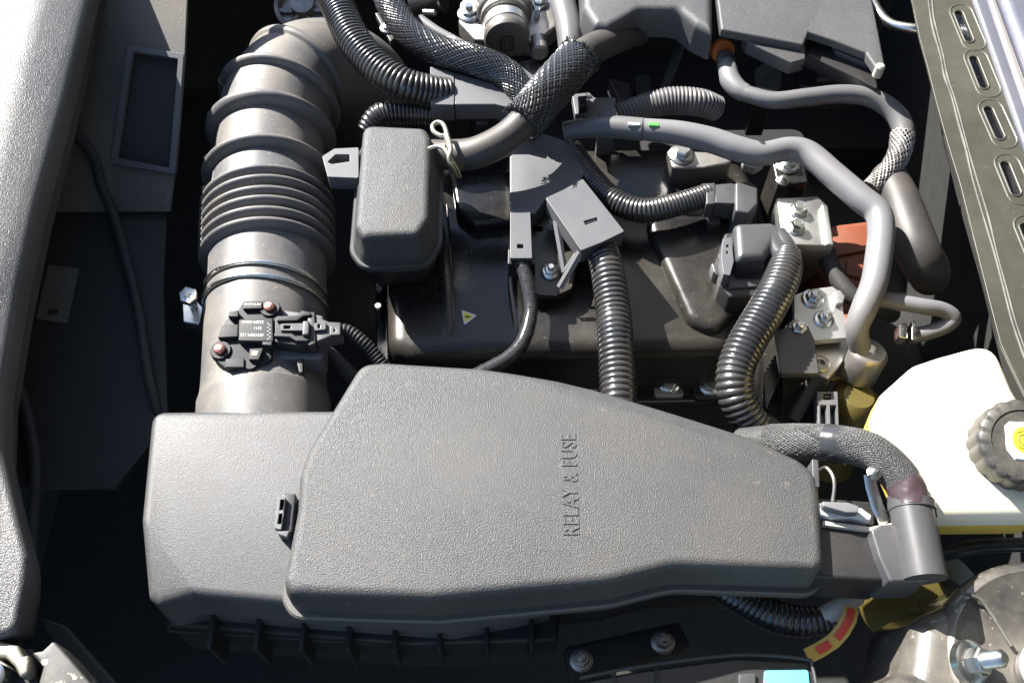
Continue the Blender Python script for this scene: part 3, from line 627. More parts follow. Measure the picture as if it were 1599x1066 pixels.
part('tab', pslab([(1110, 408), (1122, 414), (1124, 432), (1114, 424)], KZ - 50, 30, 4, 3), 'satin plastic', t)
solo('corrugated_loom', corrugated([(1231, 396, KZ - 16, 20), (1226, 420, KZ - 6, 27), (1212, 455, KZ, 29), (1190, 495, KZ, 30), (1166, 535, KZ - 2, 30), (1149, 575, KZ - 10, 30), (1148, 610, KZ - 22, 30), (1160, 640, KZ - 40, 29), (1180, 668, KZ - 62, 28)], 9.6, 0.13, 28), 'loom plastic', 'thick glossy corrugated loom hanging from the big plug', 'loom')

# ================================================================== metal blocks on the right
t = thing('mount_block', 'bright machined aluminium block with two bolts in its top', 'mount', W(1260, 370, -372))
AZ = -150
mb = Q([(1213, 309), (1277, 306), (1293, 322), (1303, 383), (1222, 381)], AZ)
part('block', slab(round_poly(mb, 3, 3), [(24, -372), (6, AZ - 90), (0, AZ - 40)] + bev(AZ, 3, 2)), 'aluminium', t)
part('raised_edge', pslab([(1283, 318), (1293, 324), (1302, 382), (1291, 381)], AZ + 8, 12, 2, 2), 'aluminium', t)
bolt(t, 1246, 330, AZ, 10.5, stud=False, wash=True, lift=2.0); bolt(t, 1243, 357, AZ, 10.5, stud=False, wash=True, lift=2.0)
t = thing('pump_bracket', 'silver stepped bracket with three bolts under the big loom', 'bracket', W(1285, 520, -372))
CZ = -170
part('plate', plate(round_poly(Q([(1240, 461), (1262, 452), (1300, 447), (1318, 460), (1316, 475), (1322, 527), (1286, 530), (1240, 534)], CZ), 4, 3), [], CZ, 16), 'aluminium', t)
part('raised_corner', pslab([(1302, 455), (1312, 452), (1320, 462), (1317, 473), (1306, 474)], CZ + 12, 14, 3, 2), 'aluminium', t)
part('lower_step', slab(round_poly(Q([(1270, 532), (1326, 527), (1336, 540), (1316, 566), (1294, 592), (1270, 580)], CZ - 30), 6, 3), [(-4, -372)] + bev(CZ - 30, 6, 3)), 'aluminium', t)
part('core', slab(Q([(1246, 466), (1312, 462), (1316, 526), (1250, 530)], CZ - 16), [(0, -372), (0, CZ - 15)]), 'dark cavity paint', t)
bolt(t, 1268, 467, CZ, 12, lift=1.2); bolt(t, 1286, 499, CZ, 11, lift=1.3); bolt(t, 1245, 516, CZ + 6, 13, lift=1.3)
part('pivot_ring', lathe([(17, -20), (17, 6), (13, 9), (7, 9), (7, 2)], W(1280, 570, CZ - 30), (0, 0, 1), 24), 'cast metal', t)
t = thing('loom_bracket', 'black angular steel bracket below the bolted silver bracket', 'bracket', W(1235, 600, -372))
part('top_plate', pslab([(1212, 514), (1262, 508), (1272, 530), (1279, 583), (1220, 583), (1214, 545)], CZ + 16, 14, 3, 2), 'satin plastic', t)
part('front_web', slab(Q([(1218, 560), (1277, 560), (1278, 581), (1222, 581)], CZ + 4), [(34, -330), (0, CZ + 4)]), 'black plastic', t)
part('side_web', slab(Q([(1190, 545), (1212, 520), (1221, 583), (1196, 640)], CZ - 20), [(0, -350), (0, CZ - 18)]), 'engine paint', t)
part('foot', pslab([(1180, 648), (1200, 640), (1228, 668), (1190, 690)], CZ - 60, 20, 3, 2), 'engine paint', t)
t = thing('relay_block', 'small grey relay with two dark slots behind the fuse box', 'relay', W(1293, 640, -372))
part('body', plate(round_poly(Q([(1276, 611), (1308, 611), (1310, 672), (1278, 672)], CZ - 20), 2, 2), [Q([(1281, 632), (1291, 632), (1292, 668), (1281, 668)], CZ - 20), Q([(1296, 632), (1306, 632), (1307, 668), (1297, 668)], CZ - 20), Q([(1286, 614), (1298, 614), (1298, 624), (1286, 624)], CZ - 20)], CZ - 20, 24), 'grey plastic', t)
part('core', pslab([(1274, 613), (1309, 613), (1311, 674), (1276, 674)], CZ - 40, 160, 2, 1), 'black plastic', t)
part('cross_bar', pslab([(1288, 618), (1296, 618), (1296, 620), (1288, 620)], CZ - 22, 14, 0.5, 0.5), 'grey plastic', t)
t = thing('yellow_tank', 'olive yellow tank with grey neck low behind the white reservoir', 'tank', W(1340, 620, -400))
part('body', lathe([(46, -210), (46, -30), (40, -4), (26, 8)], W(1340, 622, -230), (0, 0.15, 1), 36), 'yellow tank', t)
part('neck', lathe([(34, -40), (34, 14), (28, 22), (16, 24)], W(1352, 560, -190), (0.1, 0.2, 1), 30), 'cast metal', t)
part('neck_clip', pslab([(1358, 536), (1368, 540), (1366, 554), (1356, 548)], -160, 18, 2, 1), 'zinc', t)
part('edge_ledge', pslab([(1288, 588), (1316, 586), (1316, 592), (1288, 594)], CZ - 60, 10, 1, 1), 'yellow tank', t)
t = thing('orange_cover', 'orange plastic high voltage cover behind the grey pipe', 'cover', W(1330, 430, -420))
part('shell', slab(round_poly(Q([(1262, 395), (1300, 350), (1385, 340), (1384, 440), (1345, 540), (1322, 520), (1300, 455)], -250), 12, 4), [(-6, -420)] + bev(-250, 10, 3)), 'orange plastic', t)
part('raised_rib', pslab([(1262, 400), (1372, 378), (1374, 386), (1264, 408)], -243, 12, 2, 2), 'orange plastic', t)
part('square_pad', pslab([(1322, 404), (1350, 408), (1346, 434), (1322, 428)], -244, 12, 3, 2), 'orange plastic', t)
solo('black_hose', tube([(1270, 330, -200, 14), (1288, 390, -196, 14), (1305, 430, -200, 14), (1330, 462, -205, 14), (1365, 480, -215, 14), (1395, 490, -240, 14)], 18), 'matt black', 'black hose bent across the orange cover', 'hose')

# ================================================================== pipes
t = thing('grey_pipe', 'long grey pipe with green mark bending over the engine', 'pipe', W(1200, 240, -220))
gp = [(925, 200, -112, 15), (955, 197, -106, 16), (1005, 202, -100, 17), (1060, 208, -98, 19), (1110, 219, -98, 20), (1150, 232, -98, 20), (1190, 240, -98, 19), (1232, 233, -98, 19), (1262, 240, -98, 20), (1300, 272, -98, 20.5), (1342, 308, -98, 21), (1370, 332, -99, 21), (1376, 362, -100, 21), (1371, 410, -104, 21), (1364, 445, -108, 20.5), (1350, 480, -116, 20), (1338, 515, -140, 18), (1346, 552, -180, 16)]
part('pipe', tube(gp, 30), 'grey hose', t)
part('inner_tube', tube([(880, 205, -120, 14), (905, 201, -116, 15), (950, 198, -106, 17.2), (1003, 202.5, -100, 18.2)], 24), 'grey hose dark', t)
part('collar', lathe([(18.5, 0), (21, 1), (21, 7), (19, 8)], W(1002, 202, -100), (1, -0.08, 0), 28), 'grey hose dark', t)
def patch(px, py, z, w, d, m, nm):
    p = W(px, py, z); part(nm, slab(rect(p.x, p.y, w, d, -0.08), [(0, z - 6), (0, z)]), m, t)
patch(1021, 193.5, -76, 18, 7, 'green paint', 'paint_mark'); patch(990, 193, -78, 22, 5, 'white label', 'paint_mark')
part('pipe_clip', lathe([(21, 0), (23, 1), (23, 14), (21, 15)], W(1180, 239, -98), (1, -0.05, 0), 26), 'black plastic', t)
part('lower_clip', pslab([(1160, 246), (1182, 244), (1196, 252), (1180, 262), (1162, 256)], -130, 20, 4, 3), 'cast metal', t)
t = thing('fuel_hose', 'slim grey hose with elbow fitting arching to a braided end', 'hose', W(1280, 150, -160))
gh = [(1150, 140, -108, 13), (1170, 148, -104, 13), (1210, 157, -100, 13.5), (1260, 152, -96, 14), (1315, 147, -94, 14.5), (1360, 153, -98, 15), (1392, 172, -106, 16), (1410, 200, -116, 17), (1408, 232, -128, 16), (1388, 266, -142, 14), (1360, 294, -158, 13)]
part('hose', tube(gh, 24), 'grey hose dark', t)
part('elbow_fitting', tube([(1133, 96, -112, 14), (1137, 112, -106, 15), (1141, 126, -106, 16), (1152, 139, -106, 15), (1164, 146, -106, 14)], 22), 'grey hose', t)
part('fitting_ring', lathe([(14, 0), (16.5, 1), (16.5, 7), (14, 8)], W(1136, 112, -110), (0.1, -0.9, 0.5), 24), 'grey hose dark', t)
part('fitting_ring', lathe([(14, 0), (16.5, 1), (16.5, 5), (14, 6)], W(1160, 144, -105), (0.9, -0.4, 0), 24), 'grey hose dark', t)
part('orange_ring', lathe([(17, -16), (24, -12), (25, 0), (22, 6), (15, 8)], W(1129, 80, -108), (0.1, -0.85, 0.5), 26), 'orange ring', t)
part('black_seal', lathe([(17, 0), (19, 2), (19, 9), (15, 12)], W(1132, 92, -104), (0.1, -0.85, 0.5), 26), 'black plastic', t)
part('braided_end', braid([(1410, 210, -120, 18), (1404, 240, -130, 17), (1388, 266, -142, 15.5), (1360, 294, -158, 14.5)], 16, 2.6, 1.4, 0.6), 'cast metal', t)
part('sleeve_band', lathe([(15.5, 0), (17.5, 1), (17.5, 5), (15.5, 6)], W(1382, 164, -103), (0.85, -0.4, 0), 24), 'woven sleeve', t)
solo('coolant_hose', tube([(1385, 270, -170, 26), (1404, 310, -160, 30), (1418, 352, -155, 33), (1434, 394, -160, 34), (1448, 420, -185, 33), (1452, 432, -230, 30)], 28), 'hose rubber', 'stubby black coolant hose turning down beside the grey pipe', 'hose')
t = thing('brake_line', 'thin grey pipe with hooked end and zinc clamp beside the coolant hose', 'pipe', W(1440, 490, -220))
part('pipe', tube([(1360, 462, -150, 12), (1395, 470, -142, 12.5), (1440, 478, -138, 12.5), (1472, 484, -142, 12.5), (1488, 496, -150, 12.5), (1478, 508, -160, 12), (1452, 518, -172, 12), (1425, 524, -180, 12)], 20), 'grey hose', t)
part('clamp_band', lathe([(15, 0), (17, 0.5), (17, 14), (15, 15)], W(1430, 522, -178), (-1, -0.2, 0), 24), 'zinc', t)
part('clamp_ear', pslab([(1403, 505), (1416, 503), (1418, 528), (1404, 526)], -158, 24, 2, 2), 'zinc', t)
part('clamp_ear', pslab([(1424, 500), (1430, 500), (1430, 530), (1424, 530)], -152, 24, 2, 1), 'zinc', t)
solo('ribbed_hose', corrugated([(965, 182, -170, 19), (1000, 168, -160, 20), (1045, 158, -152, 22), (1090, 160, -156, 22), (1120, 170, -180, 20)], 7.5, 0.16, 22), 'grey hose dark', 'grey ribbed hose behind the green marked pipe', 'hose')
solo('black_cable', tube([(1075, 20, -130, 8), (1062, 70, -150, 8), (1045, 120, -170, 8), (1030, 160, -190, 8)], 12), 'matt black', 'black cable dropping from under the engine top cover', 'cable')
solo('breather_hose', tube([(868, -40, -95, 20), (880, 10, -95, 20), (889, 50, -100, 20), (890, 90, -115, 19), (880, 130, -150, 18)], 22), 'grey hose dark', 'grey breather hose dropping beside the throttle body', 'hose')
solo('brake_line', tube([(1350, -20, -60, 8), (1372, 20, -60, 8), (1392, 38, -58, 8), (1425, 45, -50, 8), (1450, 48, -50, 8)], 14), 'zinc', 'shiny steel line tucked under the olive rail', 'pipe')

# ================================================================== throttle body
TZ = -150
t = thing('throttle_body', 'cast metal throttle body with round cap and orange paint dab', 'throttle', W(790, 60, -330))
ta = V((0.07, -0.98, 0.05)).normalized()
part('flange', pslab([(718, 4), (735, -14), (820, -22), (866, 0), (870, 40), (840, 66), (742, 62), (716, 34)], TZ, 40, 16, 6), 'cast metal', t)
part('barrel', lathe([(60, -60), (60, 0), (56, 6), (52, 8), (52, 22), (48, 24)], W(788, 20, TZ + 20), ta, 40), 'cast metal', t)
cp = W(790, 46, TZ + 20)
part('cap', lathe([(45, -30), (45, 6), (47, 10), (49, 20), (48, 28), (45, 34), (40, 36)], cp, ta, 40), 'bronze cap', t)
part('cap_band', lathe([(45.5, -20), (47.5, -18), (47.5, 4), (45.5, 6)], cp, ta, 40), 'aluminium', t)
e = ta.orthogonal(); ex = V((1, 0, 0)); ex = (ex - ta * ex.dot(ta)).normalized(); ey = ta.cross(ex)
mo = orient(cp + ta * 36.3, ex, ey)
part('cap_tongue', xf(plate(round_poly(rect(0, -8, 30, 40), 13, 6), [round_poly(rect(0, -8, 24, 34), 11, 6)], 1, 2.4, 0.4), mo), 'black ink', t)
part('cap_slot', G().add(xf(slab(rect(-6, -6, 2.5, 16), [(0, -1), (0, 1.2)]), mo)).add(xf(slab(rect(6, -6, 2.5, 16), [(0, -1), (0, 1.2)]), mo)), 'black ink', t)
part('paint_dab', sweep([(*(cp + (ex * math.cos(w) + ey * math.sin(w)) * 46.6 + ta * h), 3.0) for w, h in ((-0.75, -16), (-0.75, -8), (-0.75, -2), (-0.75, 3))], 8), 'orange paint', t)
bolt(t, 733, 22, TZ + 2, 13, stud=True)
bolt(t, 842, 6, TZ + 2, 10, stud=False)
part('white_tab', pbox(839, 14, TZ + 22, 12, 10, 24, 0, 1, 1), 'white label', t)
part('side_lug', lathe([(20, -30), (20, 10), (15, 14)], W(842, 78, TZ - 10), ta, 24), 'cast metal', t)
part('lower_pad', pslab([(810, 96), (832, 92), (860, 112), (850, 140), (820, 120)], TZ - 40, 30, 5, 3), 'cast metal', t)
t = thing('hose_clip', 'pale clip holding a thin grey line beside the braided hose', 'clip', W(700, 60, -160))
part('line', tube([(655, 30, -110, 8), (680, 48, -112, 8), (705, 62, -114, 8), (730, 76, -116, 8)], 14), 'grey hose', t)
part('clip_band', pslab([(698, 56), (710, 56), (716, 68), (706, 70), (697, 66)], -98, 18, 2, 2), 'dull label', t)
t = thing('end_bolt', 'zinc bolt and bracket between the corrugated loom and braided hose', 'bolt', W(612, 48, -160))
part('stay', pslab([(585, 20), (600, 18), (625, 50), (610, 66)], -128, 14, 3, 2), 'black plastic', t)
bolt(t, 606, 44, -127, 9, stud=True)
t = thing('cast_pulley', 'dark ribbed pulley behind the intake duct elbow', 'pulley', W(460, 20, -380))
part('wheel', lathe([(70, -60), (70, -20), (60, -16), (56, -40), (30, -40), (28, -10), (14, -8)], W(470, 0, -300), (0, -0.3, 1), 40), 'cast metal', t)
for k in range(6):
    w = k * math.pi / 3; c = W(470, 0, -300); part('spoke', strut(c + V((math.cos(w) * 24, math.sin(w) * 24, -30)), c + V((math.cos(w) * 60, math.sin(w) * 60, -30)), 6, 0.7), 'cast metal', t)
t = thing('actuator', 'small bolted metal stub behind the braided hose', 'actuator', W(660, 10, -330))
part('body', lathe([(34, -40), (34, 30), (30, 34)], W(672, 4, -220), (0.9, -0.1, 0.4), 26), 'engine paint', t)
part('stub', lathe([(8, 0), (8, 26), (6, 28)], W(662, 20, -175), (0.9, -0.3, 0.2), 16), 'zinc', t)
t = thing('connector_stay', 'pale bracket behind the thick hose above the grey pipe', 'bracket', W(930, 165, -230))
part('plate', pslab([(893, 147), (920, 144), (928, 152), (962, 152), (958, 178), (930, 184), (898, 178)], -128, 20, 3, 2), 'grey plastic', t)
part('block', pslab([(902, 150), (916, 149), (917, 166), (904, 168)], -112, 20, 2, 2), 'black plastic', t)
part('post', pslab([(936, 172), (962, 170), (962, 184), (936, 186)], -118, 120, 2, 2), 'grey plastic', t)
t = thing('knock_plug', 'dark two pin plug deep below the engine top cover', 'plug', W(1000, 130, -330))
part('shell', pslab([(992, 118), (1014, 116), (1018, 146), (996, 150)], -215, 60, 3, 2), 'satin plastic', t)
part('stay', pslab([(950, 122), (985, 130), (985, 158), (968, 158)], -225, 40, 3, 2), 'satin plastic', t)

# ================================================================== engine top cover
t = thing('engine_top_cover', 'grey plastic engine top cover with stepped corner panel', 'engine cover', W(1150, 20, -130))
EZ = -30
part('front_bulge', slab(round_poly(Q([(908, -90), (910, 10), (928, 38), (952, 42), (974, 30), (1000, 14), (1060, 14), (1086, 36), (1114, 50), (1112, -90)], EZ), [10, 30, 14, 20, 20, 30, 30, 20, 4, 4], 6), [(-4, EZ - 70), (-2, EZ - 40)] + bev(EZ, 16, 5)), 'fine grained plastic', t)
part('corner_panel', pslab([(1108, -90), (1126, 46), (1180, 56), (1255, 70), (1263, 50), (1300, 62), (1352, 82), (1372, 112), (1383, 104), (1345, -90)], EZ - 4, 18, 4, 5), 'fine grained plastic', t)
part('inner_step', pslab([(1262, 54), (1296, 64), (1345, 84), (1366, 112), (1372, 140), (1330, 118), (1258, 84)], EZ - 40, 30, 5, 3), 'black plastic', t)
part('raised_strip', pslab([(1300, 70), (1322, 74), (1356, 92), (1366, 104), (1350, 98), (1306, 80)], EZ - 30, 14, 3, 3), 'satin plastic', t)
part('lower_skirt', pslab([(1160, 50), (1258, 72), (1258, 92), (1236, 98), (1168, 66)], EZ - 20, 30, 5, 3), 'satin plastic', t)
part('clip_peg', lathe([(9, -20), (9, 4), (6, 7)], W(1374, 106, EZ), (0, 0, 1), 16), 'dull label', t)
t = thing('coil_connector', 'black connector below the stepped corner of the engine top cover', 'plug', W(1300, 120, -330))
part('shell', pslab([(1248, 106), (1300, 98), (1330, 106), (1348, 134), (1300, 138), (1250, 134)], -150, 60, 6, 4), 'black plastic', t)
part('latch', plate(round_poly(Q([(1276, 104), (1304, 101), (1304, 124), (1276, 124)], -140), 2, 2), [Q([(1281, 108), (1298, 108), (1298, 114), (1281, 114)], -140)], -138, 14), 'satin plastic', t)
part('hood', pslab([(1304, 103), (1326, 104), (1340, 118), (1345, 133), (1304, 133)], -140, 20, 4, 3), 'satin plastic', t)
t = thing('dowel_plate', 'dirty round metal tab with a centre hole near the elbow fitting', 'tab', W(1198, 125, -330))
hc = W(1198, 124, -160).to_2d()
part('plate', plate(round_poly(Q([(1180, 108), (1196, 98), (1218, 104), (1220, 130), (1212, 142), (1180, 136)], -160), 6, 4), [[hc + V((math.cos(k * 0.785), math.sin(k * 0.785))) * 4 for k in range(8)]], -160, 12), 'cast metal', t)
part('stem', pslab([(1184, 112), (1214, 108), (1214, 134), (1186, 134)], -174, 150, 4, 2), 'black plastic', t)
t = thing('strap_bolt', 'zinc hex bolt with broad washer under the grey pipe', 'bolt', W(1065, 250, VZ))
part('boss', pslab([(1040, 232), (1120, 238), (1150, 252), (1100, 262), (1050, 262)], -176, 70, 10, 5), 'cast metal', t)
bolt(t, 1064, 242, -175, 14, stud=False, lift=1.4)
t = thing('pipe_stud', 'corroded stud and clip below the bend of the grey pipe', 'bolt', W(1230, 270, -300))
part('stay', pslab([(1205, 250), (1255, 250), (1262, 285), (1215, 290)], -170, 120, 6, 4), 'engine paint', t)
bolt(t, 1230, 258, -169, 13, stud=True); bolt(t, 1222, 282, -168, 7, stud=True)

# ================================================================== right rail and fender
rn = V((0.0, 0.0, 1)); rz = 55
rs_ = W(1480, 200, rz); rn = V((-0.12, 0, 1)).normalized(); rm = orient(rs_, (1, 0, 0.12), (0, 1, 0)); rmi = rm.inverted()
RL = lambda pts, up=0: [(rmi @ WP(x, y, rs_ + rn * up, rn)).to_2d() for x, y in pts]
t = thing('fender_rail', 'olive painted steel rail with slotted holes along the fender', 'rail', W(1560, 300, -40))
slots = [((1497, 22), (1513, 62)), ((1520, 93), (1536, 134)), ((1543, 172), (1561, 213)), ((1569, 258), (1586, 300)), ((1600, 355), (1620, 405))]
def stadium(a, b, w, n=7):
    a, b = RL([a, b]); d = (b - a).normalized(); nn = V((-d.y, d.x)); out = []
    for c, s in ((b, 1), (a, -1)):
        for k in range(n + 1):
            th = -math.pi / 2 + math.pi * k / n; out.append(c + (d * math.cos(th) * s + nn * math.sin(th) * -s * -1 * 1) * w if s == 1 else c + (-d * math.cos(th) - nn * math.sin(th)) * w)
    return out
edge = [(1416, -40), (1428, 20), (1436, 60), (1447, 100), (1462, 160), (1480, 225), (1500, 290), (1520, 370), (1545, 470), (1562, 535), (1584, 582), (1612, 640), (1640, 700), (1780, 720), (1760, 560), (1612, 285), (1512, -40)]
part('rail_plate', xf(plate(RL(edge), [stadium(a, b, 7.0) for a, b in slots], 0, 7), rm), 'olive paint', t)
for a, b in slots:
    d = V((b[0] - a[0], b[1] - a[1])).normalized()
    a2 = (a[0] + 4, a[1] - 3); b2 = (b[0] + 8, b[1] + 5)
    ring_o = stadium(a2, b2, 20); pts = [(*(rm @ V((q.x, q.y, -1.4))), 2.6) for q in ring_o + ring_o[:2]]
    part('slot_rim', sweep(pts, 8), 'olive paint', t)
    ring_i = stadium(a, b, 8.6); pts = [(*(rm @ V((q.x, q.y, 0))), 2.0) for q in ring_i + ring_i[:2]]
    part('slot_lip', sweep(pts, 8), 'olive paint', t)
for off in (0, 6):
    ln = [(1447 + off, -30), (1452 + off * 0.8, 20), (1458 + off, 50), (1468 + off * 0.9, 85), (1474 + off, 120), (1485 + off * 0.8, 152), (1496 + off, 190), (1507 + off * 0.7, 232), (1520 + off, 280), (1537 + off, 340), (1553 + off, 400), (1566 + off, 450), (1582 + off, 510), (1612 + off, 590)]
    pts = [(*WP(x + random.uniform(-1.2, 1.2), y, rs_, rn), random.uniform(1.2, 2.4)) for x, y in ln]
    part('weld_sealer', sweep(crom(pts, 8), 8), 'sealer', t)
we = [q + V((110, 0)) for q in RL([(1424, -40), (1440, 60), (1466, 160), (1504, 290), (1549, 470), (1578, 600), (1594, 680)])]
part('inner_web', xf(slab(we + [q + V((7, 0)) for q in reversed(we)], [(0, -300), (0, -3)]), rm), 'matt black', t)
t = thing('fender_edge', 'folded blue grey fender edge beside the olive rail', 'fender', W(1640, 100, 20))
F1 = [(1515, -40), (1540, -40), (1640, 262), (1616, 262)]
def strip(x0, x1, z, h, m, nm, br=4):
    part(nm, pslab([(x0, -40), (x1, -40), (x1 + 160 * 1.04, 420), (x0 + 160 * 1.0, 420)], z, h, 2, br), m, t)
strip(1508, 1532, 76, 70, 'fender paint', 'inner_flange', 6); strip(1533, 1541, 82, 70, 'fender beige', 'hem', 3); strip(1543, 1556, 72, 60, 'fender beige', 'gutter', 2)
part('outer_skin', pslab([(1552, -40), (1700, -40), (1900, 420), (1722, 420)], 96, 90, 4, 18), 'fender paint', t)

# ================================================================== brake fluid reservoir
t = thing('brake_reservoir', 'bright white plastic fluid reservoir with ribbed black cap', 'reservoir', W(1500, 700, -130))
BRZ = -30
bo = round_poly(Q([(1366, 648), (1383, 606), (1432, 562), (1468, 550), (1556, 526), (1590, 606), (1640, 690), (1640, 806), (1456, 808), (1420, 770), (1380, 680)], BRZ), [34, 34, 34, 34, 36, 40, 30, 30, 30, 40, 30], 5)
part('tank', slab(bo, [(0, BRZ - 34), (-1, BRZ - 30)] + bev(BRZ, 28, 7)), 'white tank', t)
part('fluid_base', slab(bo, [(22, BRZ - 100), (8, BRZ - 92), (0, BRZ - 70), (-1, BRZ - 34.5)]), 'yellow fluid', t)
ca = V((-0.10, -0.18, 1)).normalized(); cc = W(1578, 702, BRZ + 2)
ser = lambda r, a=0.045: (lambda w: r * (1 + a * (abs(math.cos(9 * w)) - 0.6)))
cap = part('cap', lathe([(ser(64), 0), (ser(64), 44), (ser(62, 0.04), 50), (58, 54), (46, 55), (46, 53)], cc, ca, 144), 'cap rubber', t)
cm = orient(cc + ca * 53.5, (1, -0.12, 0.1), (0.1, 1, 0.18))
oc = [V((x, y)) for x, y in ((-24, -14), (-14, -28), (18, -28), (26, -18), (26, 14), (18, 26), (-18, 26), (-24, 20))]
part('cap_label', xf(slab(oc, [(-2, -1), (0, 2)]), cm), 'white label', cap)
part('cap_symbol', xf(slab([V((math.cos(k * math.pi / 16) * 17, math.sin(k * math.pi / 16) * 20)) for k in range(32)], [(0, 1.5), (0, 2.6)]), cm), 'yellow label', cap)
arcs = G()
def arc(r, a0, a1, rr=0.9): return xf(sweep([(math.cos(a0 + (a1 - a0) * k / 20) * r, math.sin(a0 + (a1 - a0) * k / 20) * r, 2.6, rr) for k in range(21)], 6), cm)
arcs.add(arc(8, 0, 6.28)).add(arc(13, 0.8, 2.3)).add(arc(13, 3.9, 5.5))
part('symbol_line', arcs, 'black ink', cap)

# ================================================================== woven conduit and terminal housing right of the fuse box
t = thing('woven_conduit', 'thick grey woven conduit arching from the fuse box with a purple taped end', 'conduit', W(1330, 700, -140))
cz = 6
wp = [(1160, 694, -130, 26), (1205, 690, -84, 27), (1250, 690, -44, 28), (1310, 693, -12, 28), (1360, 705, 2, 28), (1398, 736, 4, 28), (1418, 768, 4, 28), (1424, 800, 2, 27)]
part('conduit', tube(wp, 32), 'woven sleeve', t)
part('weave', braid([(p[0], p[1], p[2], p[3] + 0.2) for p in wp[1:7]], 44, 3.4, 1.1, 0.4), 'woven sleeve', t)
part('tape_band', tube([(1290, 691, -21, 29.6), (1305, 692.5, -14, 29.8), (1324, 696, -8, 29.6)], 30), 'tape', t)
part('purple_tape', tube([(1409, 752, cz + 1, 29), (1416, 764, cz, 30), (1422, 782, cz - 1, 29.5), (1424, 794, cz - 1, 28.5)], 30), 'purple tape', t)
t = thing('terminal_housing', 'grey terminal housing with cable tie holding the conduit end', 'housing', W(1400, 850, -190))
tz = -10
part('sleeve', lathe([(30, -95), (30, -8), (30, 24)], W(1424, 800, tz + 8), (0.0, 0.96, 0.05), 36), 'satin plastic', t)
tie = part('cable_tie', lathe([(30, -4), (32.5, -3), (32.5, 10), (30, 11)], W(1424, 794, tz + 8), (0.05, 0.96, 0.05), 36), 'satin plastic', t)
part('tie_head', pbox(1456, 800, tz + 20, 14, 12, 18, 0, 2, 2), 'satin plastic', tie)
part('body', pslab([(1360, 828), (1376, 818), (1414, 816), (1450, 840), (1452, 906), (1390, 908), (1372, 868)], tz + 4, 80, 6, 4), 'satin plastic', t)
part('side_box', pslab([(1270, 818), (1362, 826), (1374, 866), (1392, 906), (1270, 900)], tz - 16, 90, 5, 4), 'black plastic', t)
part('edge_lip', pslab([(1284, 812), (1360, 822), (1400, 814), (1401, 818), (1362, 829), (1284, 819)], tz - 8, 10, 1, 1), 'dull label', t)
t = thing('fuse_terminal', 'pale fusible link block beside the fuse box end', 'terminal', W(1310, 800, -190))
part('block', pslab([(1270, 784), (1322, 786), (1326, 792), (1345, 792), (1362, 804), (1360, 812), (1330, 806), (1300, 808), (1270, 800)], tz, 30, 3, 3), 'white ink', t)
part('raised_block', pslab([(1284, 782), (1326, 784), (1342, 790), (1340, 800), (1322, 800), (1286, 790)], tz + 14, 16, 2, 2), 'grey hose', t)
part('base', pslab([(1266, 776), (1366, 784), (1366, 820), (1266, 816)], tz - 28, 90, 3, 2), 'black plastic', t)
part('wire_loop', tube([(1280, 734, tz - 30, 3), (1290, 730, tz, 3), (1300, 742, tz + 8, 3), (1303, 760, tz + 4, 3), (1300, 782, tz - 6, 3)], 10), 'cast metal', t)
part('terminal_strip', sweep([(*W(x, y, z), 9) for x, y, z in ((1358, 740, tz + 26), (1361, 760, tz + 16), (1370, 790, tz + 2), (1382, 816, tz - 14))], 8, True, 0.25), 'zinc', t)
bolt(t, 1365, 738, tz + 24, 8, stud=True)
part('post', pslab([(1268, 716), (1278, 718), (1280, 760), (1270, 760)], tz + 6, 80, 2, 1), 'satin plastic', t)

# ================================================================== bottom right: strut tower, fluid bottle, loom, tag, battery cover
SZ2 = -60
t = thing('strut_tower', 'dusty black strut tower with zinc nut and stud', 'strut tower', W(1560, 1040, -330))
so = round_poly(Q([(1428, 965), (1455, 948), (1500, 928), (1545, 900), (1620, 918), (1760, 1000), (1760, 1200), (1360, 1200), (1380, 1060), (1418, 1040)], SZ2), [16, 30, 30, 10, 30, 10, 10, 10, 20, 16], 5)
part('dome', slab(so, [(-20, SZ2 - 140), (-4, SZ2 - 70)] + bev(SZ2, 42, 7)), 'strut paint', t)
part('top_dish', lathe([(150, -12), (146, 8), (136, 20), (128, 22), (116, 16), (60, 12)], W(1640, 1040, SZ2 - 2), (-0.12, 0.05, 1), 56), 'strut paint', t)
part('bearing_ring', lathe([(46, 0), (46, 14), (42, 18), (34, 18), (32, 4)], W(1640, 1052, SZ2 + 8), (0, 0, 1), 40), 'cast metal', t)
part('sealer_bead', sweep(crom([(*W(x, y, SZ2 + 12), 3) for x, y in ((1500, 925), (1530, 935), (1548, 958), (1568, 990), (1580, 1008))], 8), 8), 'sealer', t)
na = V((0.42, -0.1, 0.9)); npz = W(1516, 1034, SZ2 + 14)
nut = part('nut', lathe([(19, 6), (19, 22), (16, 25)], npz, na, 6, phase=0.4), 'zinc', t)
part('nut_flange', lathe([(30, -8), (30, 4), (26, 7), (18, 8)], npz, na, 32), 'zinc', nut)
thp = [(10.5 if k % 2 else 12, 24 + k * 2.2) for k in range(14)] + [(7, 56)]
part('stud', lathe(thp, npz, na, 20), 'zinc', nut)
t = thing('fluid_bottle', 'amber plastic bottle half hidden behind the strut tower', 'bottle', W(1475, 920, -420))
part('bottle', lathe([(70, -160), (70, -20), (60, -4), (30, 4)], W(1482, 925, -240), (0.2, -0.2, 1), 36), 'yellow tank', t)
part('strap', sweep([(*W(1450, 890, -228), 5), (*W(1490, 912, -226), 5), (*W(1530, 940, -230), 5)], 8), 'matt black', t)
solo('wire_harness', tube([(1440, 865, -180, 10), (1480, 862, -170, 12), (1530, 852, -165, 12), (1620, 850, -160, 11)], 14), 'tape', 'dark taped harness under the white reservoir', 'cable')
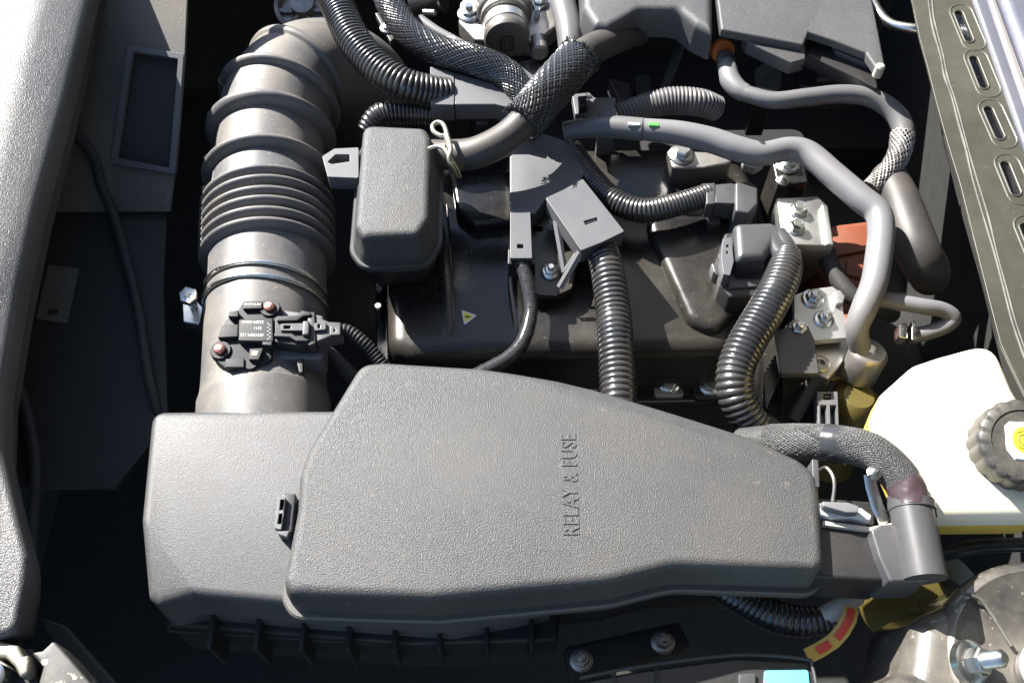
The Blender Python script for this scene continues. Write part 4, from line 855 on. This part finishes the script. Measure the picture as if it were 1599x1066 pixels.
solo('corrugated_loom', corrugated([(1120, 915, -150, 22), (1160, 938, -160, 24), (1205, 960, -165, 26), (1250, 970, -168, 25), (1300, 966, -168, 21)], 9, 0.13, 22), 'loom plastic', 'corrugated loom in the shade below the fuse box', 'loom')
t = thing('tagged_plug', 'white taped plug with a red and yellow paper tag', 'plug', W(1310, 960, -200))
part('plug', tube([(1284, 962, -160, 15), (1300, 956, -156, 17), (1320, 944, -152, 17), (1334, 930, -152, 14)], 18), 'dull label', t)
part('plug_ring', lathe([(14, 0), (17, 1), (17, 6), (14, 7)], W(1330, 934, -152), (0.5, 0.6, 0), 20), 'dull label', t)
def ribbon(pts, wd): return sweep([(*W(x, y, z), wd) for x, y, z in pts], 8, True, 0.12)
tg = part('tag', ribbon([(1330, 948, -132), (1326, 966, -130), (1316, 984, -138), (1302, 1000, -146), (1280, 1014, -150), (1260, 1024, -148)], 11), 'tag yellow', t)
part('tag_stripe', ribbon([(1330, 950, -129.5), (1326, 966, -127.5), (1316, 984, -135.5), (1306, 996, -141)], 6), 'red label', tg)
part('tag_stripe', ribbon([(1296, 1004, -144.5), (1276, 1016, -146.5)], 6), 'red label', tg)
t = thing('battery_cover', 'black moulded cover with a pale cyan label below the fuse box', 'cover', W(1100, 1060, -330))
part('shell', pslab([(890, 1066), (1000, 1046), (1150, 1026), (1260, 1032), (1274, 1046), (1290, 1180), (890, 1180)], -130, 100, 8, 5), 'black plastic', t)
part('edge_bead', sweep(crom([(*W(x, y, -126), 2.4) for x, y in ((905, 1058), (1000, 1040), (1150, 1022), (1256, 1028), (1268, 1040), (1274, 1066))], 6), 8), 'satin plastic', t)
part('cyan_label', pslab([(1194, 1046), (1262, 1045), (1268, 1100), (1192, 1100)], -126, 5, 4, 1), 'cyan label', t)
part('frame_bar', pslab([(1154, 1052), (1180, 1050), (1180, 1066), (1154, 1068)], -124, 8, 2, 1), 'satin plastic', t)
for x in (960, 1026): part('rib', pbox(x, 1056, -124, 5, 24, 8, 0, 1, 1), 'matt black', t)
t = thing('support_stay', 'dark steel stay with two bolts in the shade below the fuse box', 'stay', W(970, 1010, -330))
part('plate', pslab([(880, 1010), (1060, 970), (1080, 1010), (890, 1060)], -240, 30, 8, 3), 'deep black', t)
bolt(t, 908, 1030, -239, 13, m='cast metal', lift=1.4); bolt(t, 1035, 1002, -239, 13, m='cast metal', lift=1.6)
t = thing('cross_stay', 'thin brown metal stay running behind the tagged plug', 'stay', W(1360, 920, -300))
part('rod', tube([(1300, 970, -230, 5), (1350, 930, -215, 5), (1390, 905, -210, 5)], 10), 'cast metal', t)
